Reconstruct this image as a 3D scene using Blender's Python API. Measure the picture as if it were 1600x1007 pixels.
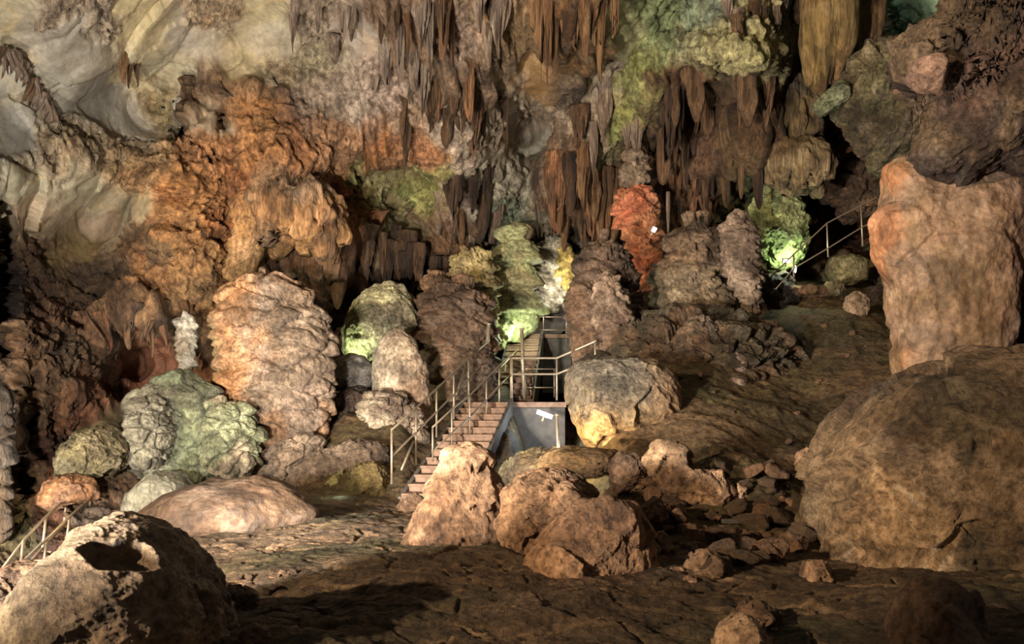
import bpy, math, random
import numpy as np

# ------------------------------------------------------------------ camera, world, lights
S = bpy.context.scene
for o in list(bpy.data.objects): bpy.data.objects.remove(o, do_unlink=True)
COL = S.collection
FPX = 1386.0          # focal length in photo pixels
CAMH = 1.6            # eye height above the paved floor
HOR = 646.0           # pixel row of the horizon
cam_d = bpy.data.cameras.new('camera'); cam = bpy.data.objects.new('camera', cam_d); COL.objects.link(cam)
cam.location = (0, 0, CAMH); cam.rotation_euler = (math.pi/2, 0, 0)
cam_d.sensor_width = 36; cam_d.lens = 36*FPX/1600; cam_d.shift_y = (HOR-503.5)/1600
cam_d.clip_end = 200; S.camera = cam
S.view_settings.view_transform = 'Standard'; S.view_settings.look = 'None'
S.view_settings.gamma = 1; S.view_settings.use_curve_mapping = False
S.view_settings.exposure = 0.55

def P(px, py, Y): return np.array([(px-800)/FPX*Y, Y, CAMH+(HOR-py)/FPX*Y])

W = bpy.data.worlds.new('cave_dark'); S.world = W; W.use_nodes = True
W.node_tree.nodes['Background'].inputs[0].default_value = (1.0, 0.90, 0.80, 1)
W.node_tree.nodes['Background'].inputs[1].default_value = 0.06

def aim(o, tgt):
    from mathutils import Vector
    o.rotation_euler = (Vector(tgt)-o.location).to_track_quat('-Z', 'Y').to_euler()
def spot(name, loc, tgt, power, col, size=60, blend=0.6, radius=0.12):
    d = bpy.data.lights.new(name, 'SPOT'); d.energy = power; d.color = col
    d.spot_size = math.radians(size); d.spot_blend = blend; d.shadow_soft_size = radius
    o = bpy.data.objects.new(name, d); COL.objects.link(o); o.location = loc; aim(o, tgt); return o
def bulb(name, loc, power, col, radius=0.08):
    d = bpy.data.lights.new(name, 'POINT'); d.energy = power; d.color = col; d.shadow_soft_size = radius
    o = bpy.data.objects.new(name, d); COL.objects.link(o); o.location = loc; return o
WARM = (1.0, 0.87, 0.70); NEUT = (1.0, 0.92, 0.81); COOL = (0.78, 0.90, 1.0); GREENISH = (0.86, 1.0, 0.68)
# floodlights of the tourist path: low, on the left
spot('flood_key', (-17, -6.5, 7.0), (-3.7, 13.6, 2.2), 21500, (1.0, 0.77, 0.52), 50, 0.22, 0.20)
spot('flood_left_high', (-5.0, 3.0, 1.2), (0.0, 26, 9.0), 9800, NEUT, 100, 0.8, 0.25)
spot('flood_wall_centre', (-3.5, 8.5, 0.6), (1.5, 28, 10.0), 4700, NEUT, 95, 0.8, 0.25)
spot('flood_wall_left', (-8.5, 11.5, -0.6), (-8.5, 17, 2.5), 2400, NEUT, 120, 0.8, 0.25)
# small lamps among the formations
bulb('stair_lamp_light', P(850, 654, 20.6), 45, COOL, 0.05)
bulb('shelf_lamp_light', P(880, 700, 15.3), 75, (1.0, 0.74, 0.36), 0.05)
bulb('green_lamp_light', P(1232, 408, 24.3), 100, GREENISH, 0.05)
bulb('green_tier_light', P(815, 520, 24.8), 55, GREENISH, 0.08)
bulb('green_tier_light_low', P(762, 560, 24.0), 25, GREENISH, 0.08)
bulb('white_tier_light', P(862, 455, 26.4), 45, (1, .95, .8), 0.08)
bulb('orange_column_light', P(1012, 480, 24.3), 150, (1.0, 0.60, 0.34), 0.08)
bulb('moss_rock_light', P(530, 765, 16.0), 2.5, GREENISH, 0.06)
bulb('pale_rock_light', P(545, 560, 21.5), 50, GREENISH, 0.06)
bulb('grey_mound_light', P(235, 800, 15.8), 70, (1.0, 1.0, 0.92), 0.10)
bulb('left_stair_light', P(115, 790, 14.5), 9, (1.0, 0.7, 0.4), 0.06)
spot('mint_chamber_light', P(1385, 95, 25.0), P(1405, 15, 33.5), 1300, (0.88, 1.0, 0.88), 85, 0.7, 0.15)
bulb('top_green_light', P(1090, 60, 19.5), 40, (1.0, 1.0, 0.82), 0.15)

# ------------------------------------------------------------------ noise
_r = np.random.RandomState(7)
_perm = _r.permutation(256); _perm = np.concatenate([_perm, _perm, _perm, _perm])
_g = _r.normal(size=(256, 3)); _g /= np.linalg.norm(_g, axis=1)[:, None]
_u = _r.rand(256, 4)
def _h(ix, iy, iz): return _perm[_perm[_perm[ix & 255] + (iy & 255)] + (iz & 255)]
def noise(p, s=1.0, off=0.0):
    p = np.asarray(p)*np.asarray(s) + off
    i = np.floor(p).astype(np.int64); f = p-i; w = f*f*f*(f*(f*6-15)+10)
    out = 0
    for a in (0, 1):
        wx = w[:, 0] if a else 1-w[:, 0]
        for b in (0, 1):
            wy = w[:, 1] if b else 1-w[:, 1]
            for c in (0, 1):
                wz = w[:, 2] if c else 1-w[:, 2]
                g = _g[_h(i[:, 0]+a, i[:, 1]+b, i[:, 2]+c)]
                out = out + wx*wy*wz*(g[:, 0]*(f[:, 0]-a)+g[:, 1]*(f[:, 1]-b)+g[:, 2]*(f[:, 2]-c))
    return out*1.5
def fbm(p, s=1.0, o=4, off=0.0, gain=0.5):
    s = np.asarray(s, float)*np.ones(3); r = 0; a = 1.0
    for k in range(o):
        r = r + a*noise(p, s, off+17.3*k); s = s*2.03; a *= gain
    return r
def ridged(p, s=1.0, o=4, off=0.0, gain=0.5):
    s = np.asarray(s, float)*np.ones(3); r = 0; a = 1.0; t = 0
    for k in range(o):
        n = 1-2*np.abs(noise(p, s, off+11.1*k)); r = r + a*n; t += a; s = s*2.07; a *= gain
    return r/t
def worley(p, s=1.0, off=0.0):
    p = np.asarray(p)*np.asarray(s) + off
    i = np.floor(p).astype(np.int64)
    f1 = np.full(len(p), 9.0); f2 = np.full(len(p), 9.0); hid = np.zeros(len(p), int); vec = np.zeros_like(p)
    for a in (-1, 0, 1):
        for b in (-1, 0, 1):
            for c in (-1, 0, 1):
                h = _h(i[:, 0]+a, i[:, 1]+b, i[:, 2]+c)
                d = p-(i+[a, b, c]+_u[h, :3]); q = np.einsum('ij,ij->i', d, d)
                m = q < f1
                f2 = np.where(m, f1, np.minimum(f2, q)); f1 = np.where(m, q, f1)
                hid = np.where(m, h, hid); vec = np.where(m[:, None], d, vec)
    return np.sqrt(f1), np.sqrt(f2), hid, vec
def sst(a, b, x): t = np.clip((x-a)/(b-a), 0, 1); return t*t*(3-2*t)
def mix(a, b, t): return a*(1-t)+b*t

# relief recipes: each takes world points (n,3) and returns a height in metres
def lumps(p, size, amp, off=0.0):
    q = p + 0.25*size*np.stack([noise(p, 1.3/size, 3+off), noise(p, 1.3/size, 9+off), noise(p, 1.3/size, 21+off)], 1)
    f1, f2, h, v = worley(q, [1/size, 1/size, 1.25/size], off)
    return amp*(np.sqrt(np.clip(1-f1**2*1.1, 0, 1)) - 0.6)
def flutes(p, k, amp, off=0.0, zs=0.10):
    a = ridged(p, [k, k, k*zs], 3, off, 0.6)
    return amp*a
def tiers(p, per, amp, fringe=0.25, off=0.0, wob=0.8):
    ph = p[:, 2]/per + wob*noise(p, 0.35/per, 5+off) + 0.35*wob*noise(p, 1.3/per, 8+off) + fringe*ridged(p, [3.2/per, 3.2/per, 0.35/per], 2, 2+off)
    n = np.floor(ph); s = ph-n
    a = _u[n.astype(int) & 255, 0]*0.6+0.6
    return amp*a*(sst(0, 0.10, s)*(1-s)**0.8 - 0.4)
def curtain(p, per, amp, off=0.0):
    """hanging curtains: rows of blades of uneven length, each row standing proud of the one behind it"""
    out = np.full(len(p), -9.0)
    for k in range(3):
        x = p[:, 0]+.25*noise(p, 0.8, 40+off+k)
        cell = np.floor(x*(2.6+.9*k)+13.7*k).astype(int)
        fr = x*(2.6+.9*k)+13.7*k-cell
        L = _u[(cell*7+k*31) & 255, 1]
        ph = p[:, 2]/per+0.33*k+0.8*noise(p, [.5, .5, .12], off+5*k)+0.75*L
        n = np.floor(ph); s = ph-n
        wdt = sst(0, .35+.3*s, s)*np.sqrt(np.clip(1-(2*fr-1)**2, 0, 1))
        h = wdt*(1-.75*s)*(.5+.7*_u[(n.astype(int)*5+cell) & 255, 2])
        out = np.maximum(out, h)
    return amp*(out-.3)
def shingles(p, size, amp, fringe=.25, off=0.0, wide=1.3):
    """overlapping scales of flowstone: every scale bellies out toward its lower lip and is undercut there"""
    q = p + 0.3*size*np.stack([noise(p, 1.1/size, 3+off), noise(p, 1.1/size, 9+off), noise(p, 1.1/size, 21+off)], 1)
    q[:, 2] += fringe*size*ridged(p, [4.5/size, 4.5/size, .6/size], 2, off+2)
    f1, f2, h, v = worley(q, [1/size/wide, 1/size/wide, 1.35/size], off)
    b = np.sqrt(np.clip(1-f1**2*1.0, 0, 1))*(1-1.0*np.clip(v[:, 2], -.5, .6))*(.6+.6*_u[h, 1])
    return amp*(b-.6-.45*(1-sst(0, .16, f2-f1)))
def cracks(p, size, depth, off=0.0):
    q = p + 0.35*size*np.stack([noise(p, .9/size, 43+off), noise(p, .9/size, 49+off), noise(p, .9/size, 51+off)], 1)
    f1, f2, h, v = worley(q, 1/size, off)
    return -depth*(1-sst(0, .13, f2-f1))*sst(-.1, .25, noise(p, .6/size, off+1))
def facets(p, size, tilt, crease, off=0.0):
    q = p + 0.18*size*np.stack([noise(p, 1.1/size, 31+off), noise(p, 1.1/size, 39+off), noise(p, 1.1/size, 45+off)], 1)
    f1, f2, h, v = worley(q, 1/size, off)
    g = _g[h]
    return tilt*size*(v*g).sum(1) + crease*sst(0, 0.12, f2-f1)
def spikes(p, size, amp, off=0.0):
    f1, f2, h, v = worley(p, [1/size, 1/size, 0.6/size], off)
    return amp*(1-f1*1.5)*(0.4+_u[h, 1])

# ------------------------------------------------------------------ mesh + material helpers
def lin(c):
    c = np.asarray(c, float)/255.0
    return np.where(c <= 0.04045, c/12.92, ((c+0.055)/1.055)**2.4)
def newmesh(name, V, F, colv=None, mat=None, smooth=True):
    me = bpy.data.meshes.new(name); V = np.asarray(V, np.float32)
    F = np.asarray(F, np.int32); k = F.shape[1]
    me.vertices.add(len(V)); me.vertices.foreach_set('co', V.ravel())
    me.loops.add(F.size); me.loops.foreach_set('vertex_index', F.ravel())
    me.polygons.add(len(F)); me.polygons.foreach_set('loop_start', np.arange(0, F.size, k, dtype=np.int32))
    me.polygons.foreach_set('loop_total', np.full(len(F), k, np.int32))
    me.update(calc_edges=True)
    if smooth: me.polygons.foreach_set('use_smooth', np.ones(len(F), bool))
    if colv is not None:
        at = me.color_attributes.new('Col', 'FLOAT_COLOR', 'POINT')
        c = np.ones((len(V), 4), np.float32); c[:, 3] = 0; c[:, :np.shape(colv)[1]] = colv
        at.data.foreach_set('color', c.ravel())
    if mat: me.materials.append(mat)
    me.validate()
    return me
def normals(V, F):
    n = np.zeros_like(V); a = V[F[:, 0]]; fn = np.cross(V[F[:, 1]]-a, V[F[:, 2]]-a)
    if F.shape[1] == 4: fn = np.cross(V[F[:, 2]]-a, V[F[:, 3]]-V[F[:, 1]])
    for j in range(F.shape[1]):
        for c in range(3): n[:, c] += np.bincount(F[:, j], fn[:, c], len(V))
    return n/(np.linalg.norm(n, axis=1)[:, None]+1e-12)
def tag(o, label=None, cat=None, group=None, kind=None):
    if label: o['label'] = label
    if cat: o['category'] = cat
    if group: o['group'] = group
    if kind: o['kind'] = kind
    return o
def link(name, me, parent=None, loc=None):
    o = bpy.data.objects.new(name, me); COL.objects.link(o)
    if loc is not None: o.location = loc
    if parent: o.parent = parent
    return o
def based(name, V, F, colv, mat, parent=None, smooth=True):
    """object whose origin sits at the middle of its base"""
    V = np.asarray(V, float); c = np.array([(V[:, 0].min()+V[:, 0].max())/2, (V[:, 1].min()+V[:, 1].max())/2, V[:, 2].min()])
    return link(name, newmesh(name, V-c, F, colv, mat, smooth), parent, tuple(c))
def empty(name, loc):
    o = bpy.data.objects.new(name, None); COL.objects.link(o); o.location = loc; o.empty_display_size = 0.2; return o

def rock_material(name, rough=0.62, fine=9.0, bump=0.5, stretch=1.0, spec=0.35, mott=0.35):
    m = bpy.data.materials.new(name); m.use_nodes = True; nt = m.node_tree; N = nt.nodes; L = nt.links
    bs = N['Principled BSDF']
    tc = N.new('ShaderNodeTexCoord'); mp = N.new('ShaderNodeMapping'); mp.inputs['Scale'].default_value = (1, 1, stretch)
    L.new(tc.outputs['Object'], mp.inputs['Vector'])
    at = N.new('ShaderNodeAttribute'); at.attribute_name = 'Col'
    n1 = N.new('ShaderNodeTexNoise'); n1.inputs['Scale'].default_value = fine*0.35; n1.inputs['Detail'].default_value = 8; n1.inputs['Roughness'].default_value = 0.7
    n2 = N.new('ShaderNodeTexNoise'); n2.inputs['Scale'].default_value = fine; n2.inputs['Detail'].default_value = 8; n2.inputs['Roughness'].default_value = 0.72
    L.new(mp.outputs[0], n1.inputs['Vector']); L.new(mp.outputs[0], n2.inputs['Vector'])
    r1 = N.new('ShaderNodeValToRGB'); e = r1.color_ramp.elements
    e[0].position = 0.30; e[0].color = (1-mott*1.4, 1-mott*1.45, 1-mott*1.5, 1); e[1].position = 0.72; e[1].color = (1+mott*0.9, 1+mott*0.85, 1+mott*0.8, 1)
    L.new(n1.outputs['Fac'], r1.inputs[0])
    mx = N.new('ShaderNodeMix'); mx.data_type = 'RGBA'; mx.blend_type = 'MULTIPLY'; mx.inputs[0].default_value = 1
    mx.clamp_result = False
    L.new(at.outputs['Color'], mx.inputs[6]); L.new(r1.outputs[0], mx.inputs[7])
    r2 = N.new('ShaderNodeValToRGB'); e = r2.color_ramp.elements
    e[0].position = 0.38; e[0].color = (0.42, 0.39, 0.37, 1); e[1].position = 0.60; e[1].color = (1.34, 1.34, 1.34, 1)
    L.new(n2.outputs['Fac'], r2.inputs[0])
    mx2 = N.new('ShaderNodeMix'); mx2.data_type = 'RGBA'; mx2.blend_type = 'MULTIPLY'; mx2.inputs[0].default_value = 1
    s2 = N.new('ShaderNodeMath'); s2.operation = 'MULTIPLY_ADD'; s2.inputs[1].default_value = -0.6; s2.inputs[2].default_value = 1; L.new(at.outputs['Alpha'], s2.inputs[0]); L.new(s2.outputs[0], mx2.inputs[0]); L.new(s2.outputs[0], mx.inputs[0]); mx2.clamp_result = False
    L.new(mx.outputs[2], mx2.inputs[6]); L.new(r2.outputs[0], mx2.inputs[7])
    L.new(mx2.outputs[2], bs.inputs['Base Color'])
    bs.inputs['Roughness'].default_value = rough; bs.inputs['Specular IOR Level'].default_value = spec
    b = N.new('ShaderNodeBump'); b.inputs['Strength'].default_value = bump; b.inputs['Distance'].default_value = 0.16
    sm = N.new('ShaderNodeMath'); sm.operation = 'MULTIPLY_ADD'; sm.inputs[1].default_value = -0.72*bump; sm.inputs[2].default_value = bump
    L.new(at.outputs['Alpha'], sm.inputs[0]); L.new(sm.outputs[0], b.inputs['Strength'])
    ad = N.new('ShaderNodeMath'); ad.operation = 'MULTIPLY_ADD'; ad.inputs[1].default_value = 1.6
    L.new(n1.outputs['Fac'], ad.inputs[0]); L.new(n2.outputs['Fac'], ad.inputs[2])
    L.new(ad.outputs[0], b.inputs['Height']); L.new(b.outputs[0], bs.inputs['Normal'])
    return m
M_WALL = rock_material('cave_wall_rock', 0.7, 8.0, 0.9, 0.75, mott=0.42)
M_ROCK = rock_material('boulder_rock', 0.6, 12.0, 0.7, mott=0.30)
M_FLOW = rock_material('flowstone_rock', 0.55, 12.0, 0.65, 0.8, mott=0.25)
M_FLUTE = rock_material('fluted_dripstone', 0.55, 12.0, 0.8, 0.12, mott=0.36)
M_SOIL = rock_material('trampled_earth', 0.7, 10.0, 0.7, mott=0.35)

def desat(c, k): l = (c*[.3, .5, .2]).sum(1)[:, None]; return (l+(c-l)*k)*np.array([1.0, 1.01, .97])
def palette(p, cols, s=0.8, off=0.0, streak=None):
    """blend of the rock's own mineral colours, laid out by noise"""
    sc = np.array([s, s, s]) if streak is None else np.array([s, s, s*streak])
    c = [lin(x) for x in cols]; out = np.ones((len(p), 3))*c[0]
    for k, x in enumerate(c[1:]):
        w = sst(-0.12, 0.28, fbm(p, sc, 3, off+23*k) )
        out = mix(out, x, w[:, None])
    return out
# ------------------------------------------------------------------ the cave wall
# depth control points of the wall: image column, image row, hand-estimated distance
DEP = [(-350,-250,10),(-350,100,13),(-350,500,14),(-350,950,13),(0,-250,11),(0,0,15.5),(0,120,17),(0,300,17),(10,520,16.5),(0,700,16),(0,900,14.5),
(110,60,17),(110,180,19.0),(130,260,19.3),(60,330,18.8),(130,370,20.5),(200,300,20.3),(40,440,18.3),(130,450,19.5),(100,560,17.5),(150,650,17.5),(80,760,16.5),(120,850,15.5),(170,950,14),
(250,-250,13),(250,0,18),(230,110,20),(250,200,20.5),(260,260,20),(250,330,20),(220,430,19.5),(210,500,19),(215,580,20),(250,650,19),(250,760,17.5),(280,900,15),
(380,60,20),(350,150,20.5),(440,160,21),(350,250,20.5),(330,330,20.5),(330,420,20.3),(430,260,21),(450,330,22),(380,470,22.5),(450,450,23.5),(520,430,23.5),(400,600,21),(400,800,19),
(540,-250,15),(520,30,20),(520,150,21.5),(560,250,23),(540,350,24),(620,340,25.5),(620,420,25.5),(570,480,26),(620,560,25),(600,700,23),(650,-250,15.5),
(660,40,20.5),(660,160,22),(660,260,23.5),(740,100,22),(740,220,23.5),(730,330,25.5),(720,460,26.5),(720,600,26),(830,-250,16),(820,40,21.5),(820,170,25.5),(820,250,26.5),(790,330,27),(860,400,29),(860,520,29),(800,600,28),(800,750,25),
(900,60,22),(950,110,24.5),(950,200,25.5),(900,280,26.5),(930,370,28.5),(1000,60,23.5),(1010,150,24.5),(1010,260,27.5),(1010,400,29.5),(1000,600,27),(1000,-250,17),
(1080,40,22.5),(1100,80,22.5),(1110,160,25),(1110,260,25.5),(1100,340,28),(1100,450,28),(1200,40,22),(1200,110,23),(1190,200,25.5),(1180,300,27),(1200,420,28),(1200,600,27),
(1240,180,26.5),(1300,60,24),(1300,-250,16),(1290,210,28),(1350,220,29),(1360,320,29),(1300,400,28.5),(1370,420,27.5),(1350,60,29),(1390,10,34),(1420,60,33),(1440,110,24),(1420,200,25),(1420,300,22),(1450,450,22),(1400,600,22),
(1500,30,20),(1540,150,17),(1600,50,15),(1600,200,16),(1580,350,17),(1600,500,16),(1600,700,15),(1600,-250,11),(1950,-250,9),(1950,200,11),(1950,600,11),(1950,950,11),(1600,950,13),(1300,800,20)]
# colour (near black in the left hole: its shade) and kind of rock: (column,row,rgb,kind) kinds: s slab, c craggy, v curtain, p popcorn, t terraced
CW = [(40,40,(142,132,118),'s'),(110,60,(138,130,118),'s'),(60,150,(146,140,128),'s'),(150,170,(138,132,122),'s'),(20,30,(160,148,120),'s'),(100,20,(150,130,110),'c'),(180,20,(158,140,120),'c'),
(215,30,(168,150,110),'s'),(240,110,(160,148,120),'s'),(280,60,(150,140,126),'s'),(270,160,(145,138,124),'s'),(200,200,(150,142,130),'s'),(20,220,(132,128,122),'s'),(70,225,(150,135,110),'c'),(130,245,(160,140,112),'c'),(60,255,(150,136,116),'c'),
(40,285,(160,152,128),'s'),(130,290,(158,148,120),'s'),(220,320,(154,140,112),'s'),(60,330,(150,130,105),'s'),(150,350,(156,132,108),'s'),(120,395,(120,100,62),'s'),(60,420,(85,60,38),'c'),(150,430,(84,64,44),'c'),
(225,265,(172,135,90),'t'),(200,230,(168,140,100),'t'),(250,160,(168,148,105),'t'),(320,60,(162,148,128),'s'),(340,20,(165,140,110),'c'),(400,20,(160,145,110),'s'),(420,60,(158,145,122),'s'),(385,100,(180,160,120),'s'),(440,110,(170,155,125),'c'),
(310,170,(120,95,65),'v'),(320,185,(150,130,105),'s'),(350,150,(140,105,70),'v'),(410,160,(150,110,70),'v'),(400,190,(165,115,60),'c'),(330,240,(170,115,65),'t'),(390,230,(178,120,62),'t'),(460,230,(172,115,66),'c'),(300,300,(176,120,60),'t'),(270,350,(165,115,60),'t'),(380,300,(165,105,52),'t'),(420,300,(150,115,80),'c'),(250,390,(110,85,55),'t'),(350,370,(170,108,50),'t'),(300,400,(172,125,70),'t'),(250,430,(150,105,60),'c'),(360,430,(175,115,52),'t'),(410,340,(176,116,62),'v'),(290,440,(165,125,75),'c'),
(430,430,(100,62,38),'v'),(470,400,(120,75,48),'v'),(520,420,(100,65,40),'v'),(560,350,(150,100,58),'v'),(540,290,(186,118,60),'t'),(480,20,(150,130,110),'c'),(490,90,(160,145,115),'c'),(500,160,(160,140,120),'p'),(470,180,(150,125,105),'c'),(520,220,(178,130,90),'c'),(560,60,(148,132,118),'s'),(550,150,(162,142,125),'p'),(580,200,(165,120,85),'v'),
(610,40,(130,100,75),'v'),(640,90,(150,118,90),'v'),(600,130,(165,140,125),'p'),(600,230,(180,120,65),'v'),(640,190,(160,130,105),'p'),(650,230,(170,120,80),'c'),(700,60,(158,132,112),'p'),(700,120,(135,110,88),'v'),(700,200,(170,148,130),'p'),(740,160,(130,102,80),'v'),(760,90,(155,128,100),'v'),(770,40,(150,118,80),'v'),(720,240,(172,150,132),'p'),(760,200,(160,140,120),'p'),
(575,300,(146,138,84),'c'),(620,310,(140,125,85),'s'),(660,290,(150,150,84),'c'),(600,350,(130,122,90),'s'),(640,370,(130,118,80),'s'),(560,280,(130,128,74),'c'),(590,280,(150,140,92),'p'),(680,270,(150,140,80),'p'),
(720,300,(150,128,115),'p'),(700,340,(120,90,68),'v'),(750,300,(160,150,130),'p'),(770,330,(150,160,135),'c'),(780,290,(165,155,135),'p'),(620,420,(80,62,40),'c'),(700,400,(130,90,60),'v'),(570,440,(80,55,40),'v'),
(820,150,(160,140,120),'p'),(820,190,(150,132,115),'s'),(830,225,(140,130,115),'s'),(830,130,(165,125,75),'s'),(880,150,(130,110,90),'v'),(900,60,(120,85,45),'v'),(870,240,(140,110,85),'v'),(910,180,(165,140,120),'p'),(940,210,(160,140,110),'p'),(950,120,(158,140,118),'s'),(975,80,(158,150,112),'s'),(890,300,(110,75,48),'v'),(930,320,(100,70,45),'v'),(860,380,(150,140,120),'v'),(960,200,(150,150,80),'p'),
(1000,90,(150,150,80),'p'),(985,130,(150,148,85),'p'),(1040,40,(140,152,104),'p'),(1090,20,(140,150,120),'p'),(1080,60,(160,158,118),'p'),(1150,30,(165,155,110),'p'),(1200,30,(170,160,118),'p'),(1130,80,(150,140,95),'p'),(1180,80,(165,155,105),'p'),(1220,60,(165,155,110),'p'),(1120,20,(128,138,122),'v'),
(1050,130,(110,78,48),'v'),(1090,150,(120,82,48),'v'),(1140,150,(95,70,46),'v'),(1060,240,(105,78,58),'v'),(1100,270,(110,78,55),'v'),(1150,220,(105,78,50),'v'),(1200,160,(105,82,50),'v'),(1000,220,(120,90,66),'v'),(1020,300,(70,45,32),'v'),(1130,310,(105,95,50),'c'),(1160,340,(95,90,50),'c'),(1080,320,(95,62,40),'v'),(1180,300,(100,110,70),'c'),
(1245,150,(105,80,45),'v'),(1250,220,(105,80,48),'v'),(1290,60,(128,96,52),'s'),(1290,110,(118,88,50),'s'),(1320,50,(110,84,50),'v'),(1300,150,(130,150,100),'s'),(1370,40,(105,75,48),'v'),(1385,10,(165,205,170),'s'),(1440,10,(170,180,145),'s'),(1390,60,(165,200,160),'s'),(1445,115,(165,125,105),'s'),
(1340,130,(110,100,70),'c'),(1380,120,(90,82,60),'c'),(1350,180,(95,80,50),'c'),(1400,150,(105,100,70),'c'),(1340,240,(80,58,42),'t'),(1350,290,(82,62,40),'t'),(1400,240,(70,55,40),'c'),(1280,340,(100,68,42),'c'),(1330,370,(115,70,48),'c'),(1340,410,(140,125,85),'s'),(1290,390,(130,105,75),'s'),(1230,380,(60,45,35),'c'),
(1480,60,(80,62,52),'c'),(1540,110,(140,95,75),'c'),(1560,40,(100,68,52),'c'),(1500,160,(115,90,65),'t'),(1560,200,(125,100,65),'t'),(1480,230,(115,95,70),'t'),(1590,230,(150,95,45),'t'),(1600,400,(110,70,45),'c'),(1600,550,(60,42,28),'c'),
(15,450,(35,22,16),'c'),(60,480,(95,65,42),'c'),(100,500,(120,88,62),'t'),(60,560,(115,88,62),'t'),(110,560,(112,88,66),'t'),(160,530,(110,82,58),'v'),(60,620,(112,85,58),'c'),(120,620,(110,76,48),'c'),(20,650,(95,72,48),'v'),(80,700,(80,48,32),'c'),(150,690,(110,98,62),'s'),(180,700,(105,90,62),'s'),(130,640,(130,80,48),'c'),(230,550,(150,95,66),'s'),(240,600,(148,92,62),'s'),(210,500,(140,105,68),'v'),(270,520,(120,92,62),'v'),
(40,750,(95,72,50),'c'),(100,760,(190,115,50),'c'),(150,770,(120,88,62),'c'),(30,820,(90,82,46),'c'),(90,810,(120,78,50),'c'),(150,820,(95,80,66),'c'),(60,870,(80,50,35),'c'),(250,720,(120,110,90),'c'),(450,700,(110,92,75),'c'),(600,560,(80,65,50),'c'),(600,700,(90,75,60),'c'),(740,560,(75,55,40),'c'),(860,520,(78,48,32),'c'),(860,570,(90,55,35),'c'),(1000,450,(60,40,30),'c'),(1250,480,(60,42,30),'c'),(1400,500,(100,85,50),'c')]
# local hollows and swells: column,row,rx,ry,metres
DENT = [(0,440,20,110,5),(1028,300,9,80,2.5),(352,172,9,26,2.2),(282,196,6,20,1.8),(428,175,9,34,1.6),(205,560,26,45,2.2),(175,600,16,25,1.5),(120,690,40,50,.8),(40,700,14,80,1.5),(270,515,20,30,.8),(1240,420,22,30,2.0),
(1340,215,40,60,1.5),(620,320,45,50,.9),(300,190,14,22,-.6),(325,190,16,24,-.5),(480,285,8,8,.8),(1120,160,7,60,.9),(1042,200,8,50,1.0),(870,140,7,60,1.2),(775,140,8,40,.9),(560,440,30,40,1.5),(600,460,40,30,1.5),(820,200,36,50,1.0),(1270,260,12,60,1.2)]
_D = np.array(DEP, float)
def _ker(d2): return -np.sqrt(d2+45.0**2)
_A = _ker(((_D[:, None, :2]-_D[None, :, :2])**2).sum(2)) - 6.0*np.eye(len(_D))*1.0
_n = len(_D); _M = np.zeros((_n+1, _n+1)); _M[:_n, :_n] = _A; _M[:_n, _n] = 1; _M[_n, :_n] = 1
_w = np.linalg.solve(_M, np.append(_D[:, 2], 0))
def base_depth(px, py):
    px = np.asarray(px, float); py = np.asarray(py, float)
    r = _w[-1]+0*px
    for (x, y, d), w in zip(DEP, _w[:-1]): r = r+w*_ker((px-x)**2+(py-y)**2)
    for x, y, rx, ry, d in DENT: r = r+d*np.exp(-(((px-x)/rx)**2+((py-y)/ry)**2)**1.5)
    return r
def wall_colour(px, py, p, kinds=True):
    wx = px+26*fbm(p, 0.9, 3, 2.2); wy = py+26*fbm(p, 0.9, 3, 51.7)
    num = np.zeros((len(px), 3)); den = 0; K = {k: 0 for k in 'scvpt'}
    for x, y, c, k in CW:
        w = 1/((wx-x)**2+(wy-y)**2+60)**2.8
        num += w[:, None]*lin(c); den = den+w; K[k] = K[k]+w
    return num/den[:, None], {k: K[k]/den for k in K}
def wall_relief(p, K):
    d = 0.5*fbm(p, 0.28, 3, 1.5)
    h_s = facets(p, 2.4, 0.20, 0.06, 3.3)+ facets(p, .9, 0.10, 0.0, 5.3) + 0.03*fbm(p, 2, 4, 8)
    h_c = 0.24*ridged(p, [1.0, 1.0, 1.1], 5, 14, 0.6) + facets(p, 0.8, 0.35, 0.0, 12)+shingles(p, .55, .20, .3, 8.8)+0.07*fbm(p, 5, 3, 3)
    q = p*[1, .15, 1]; h_v = curtain(q, 1.7, 0.75, 4.4) + flutes(q, 1.7, 0.34, 7.7, 0.08) + flutes(q, 4.2, 0.15, 3.7, 0.09)
    h_p = 0.16*ridged(p, [1.6, 1.6, .8], 3, 10) + spikes(p, 0.17, 0.18, 2.1) + spikes(p, 0.34, 0.2, 7.1) + flutes(p, 1.6, 0.15, 9.9, .2)
    h_t = tiers(p, 0.9, 0.34, 0.35, 9.1, 2.2) + shingles(p, .6, .30, .4, 4.8, 1.8) + 0.20*ridged(p, 1.3, 5, 4, 0.62) + 0.05*fbm(p, 6, 3, 5)
    return d + K['s']*h_s + K['c']*h_c + K['v']*h_v + K['p']*h_p + K['t']*h_t
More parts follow.
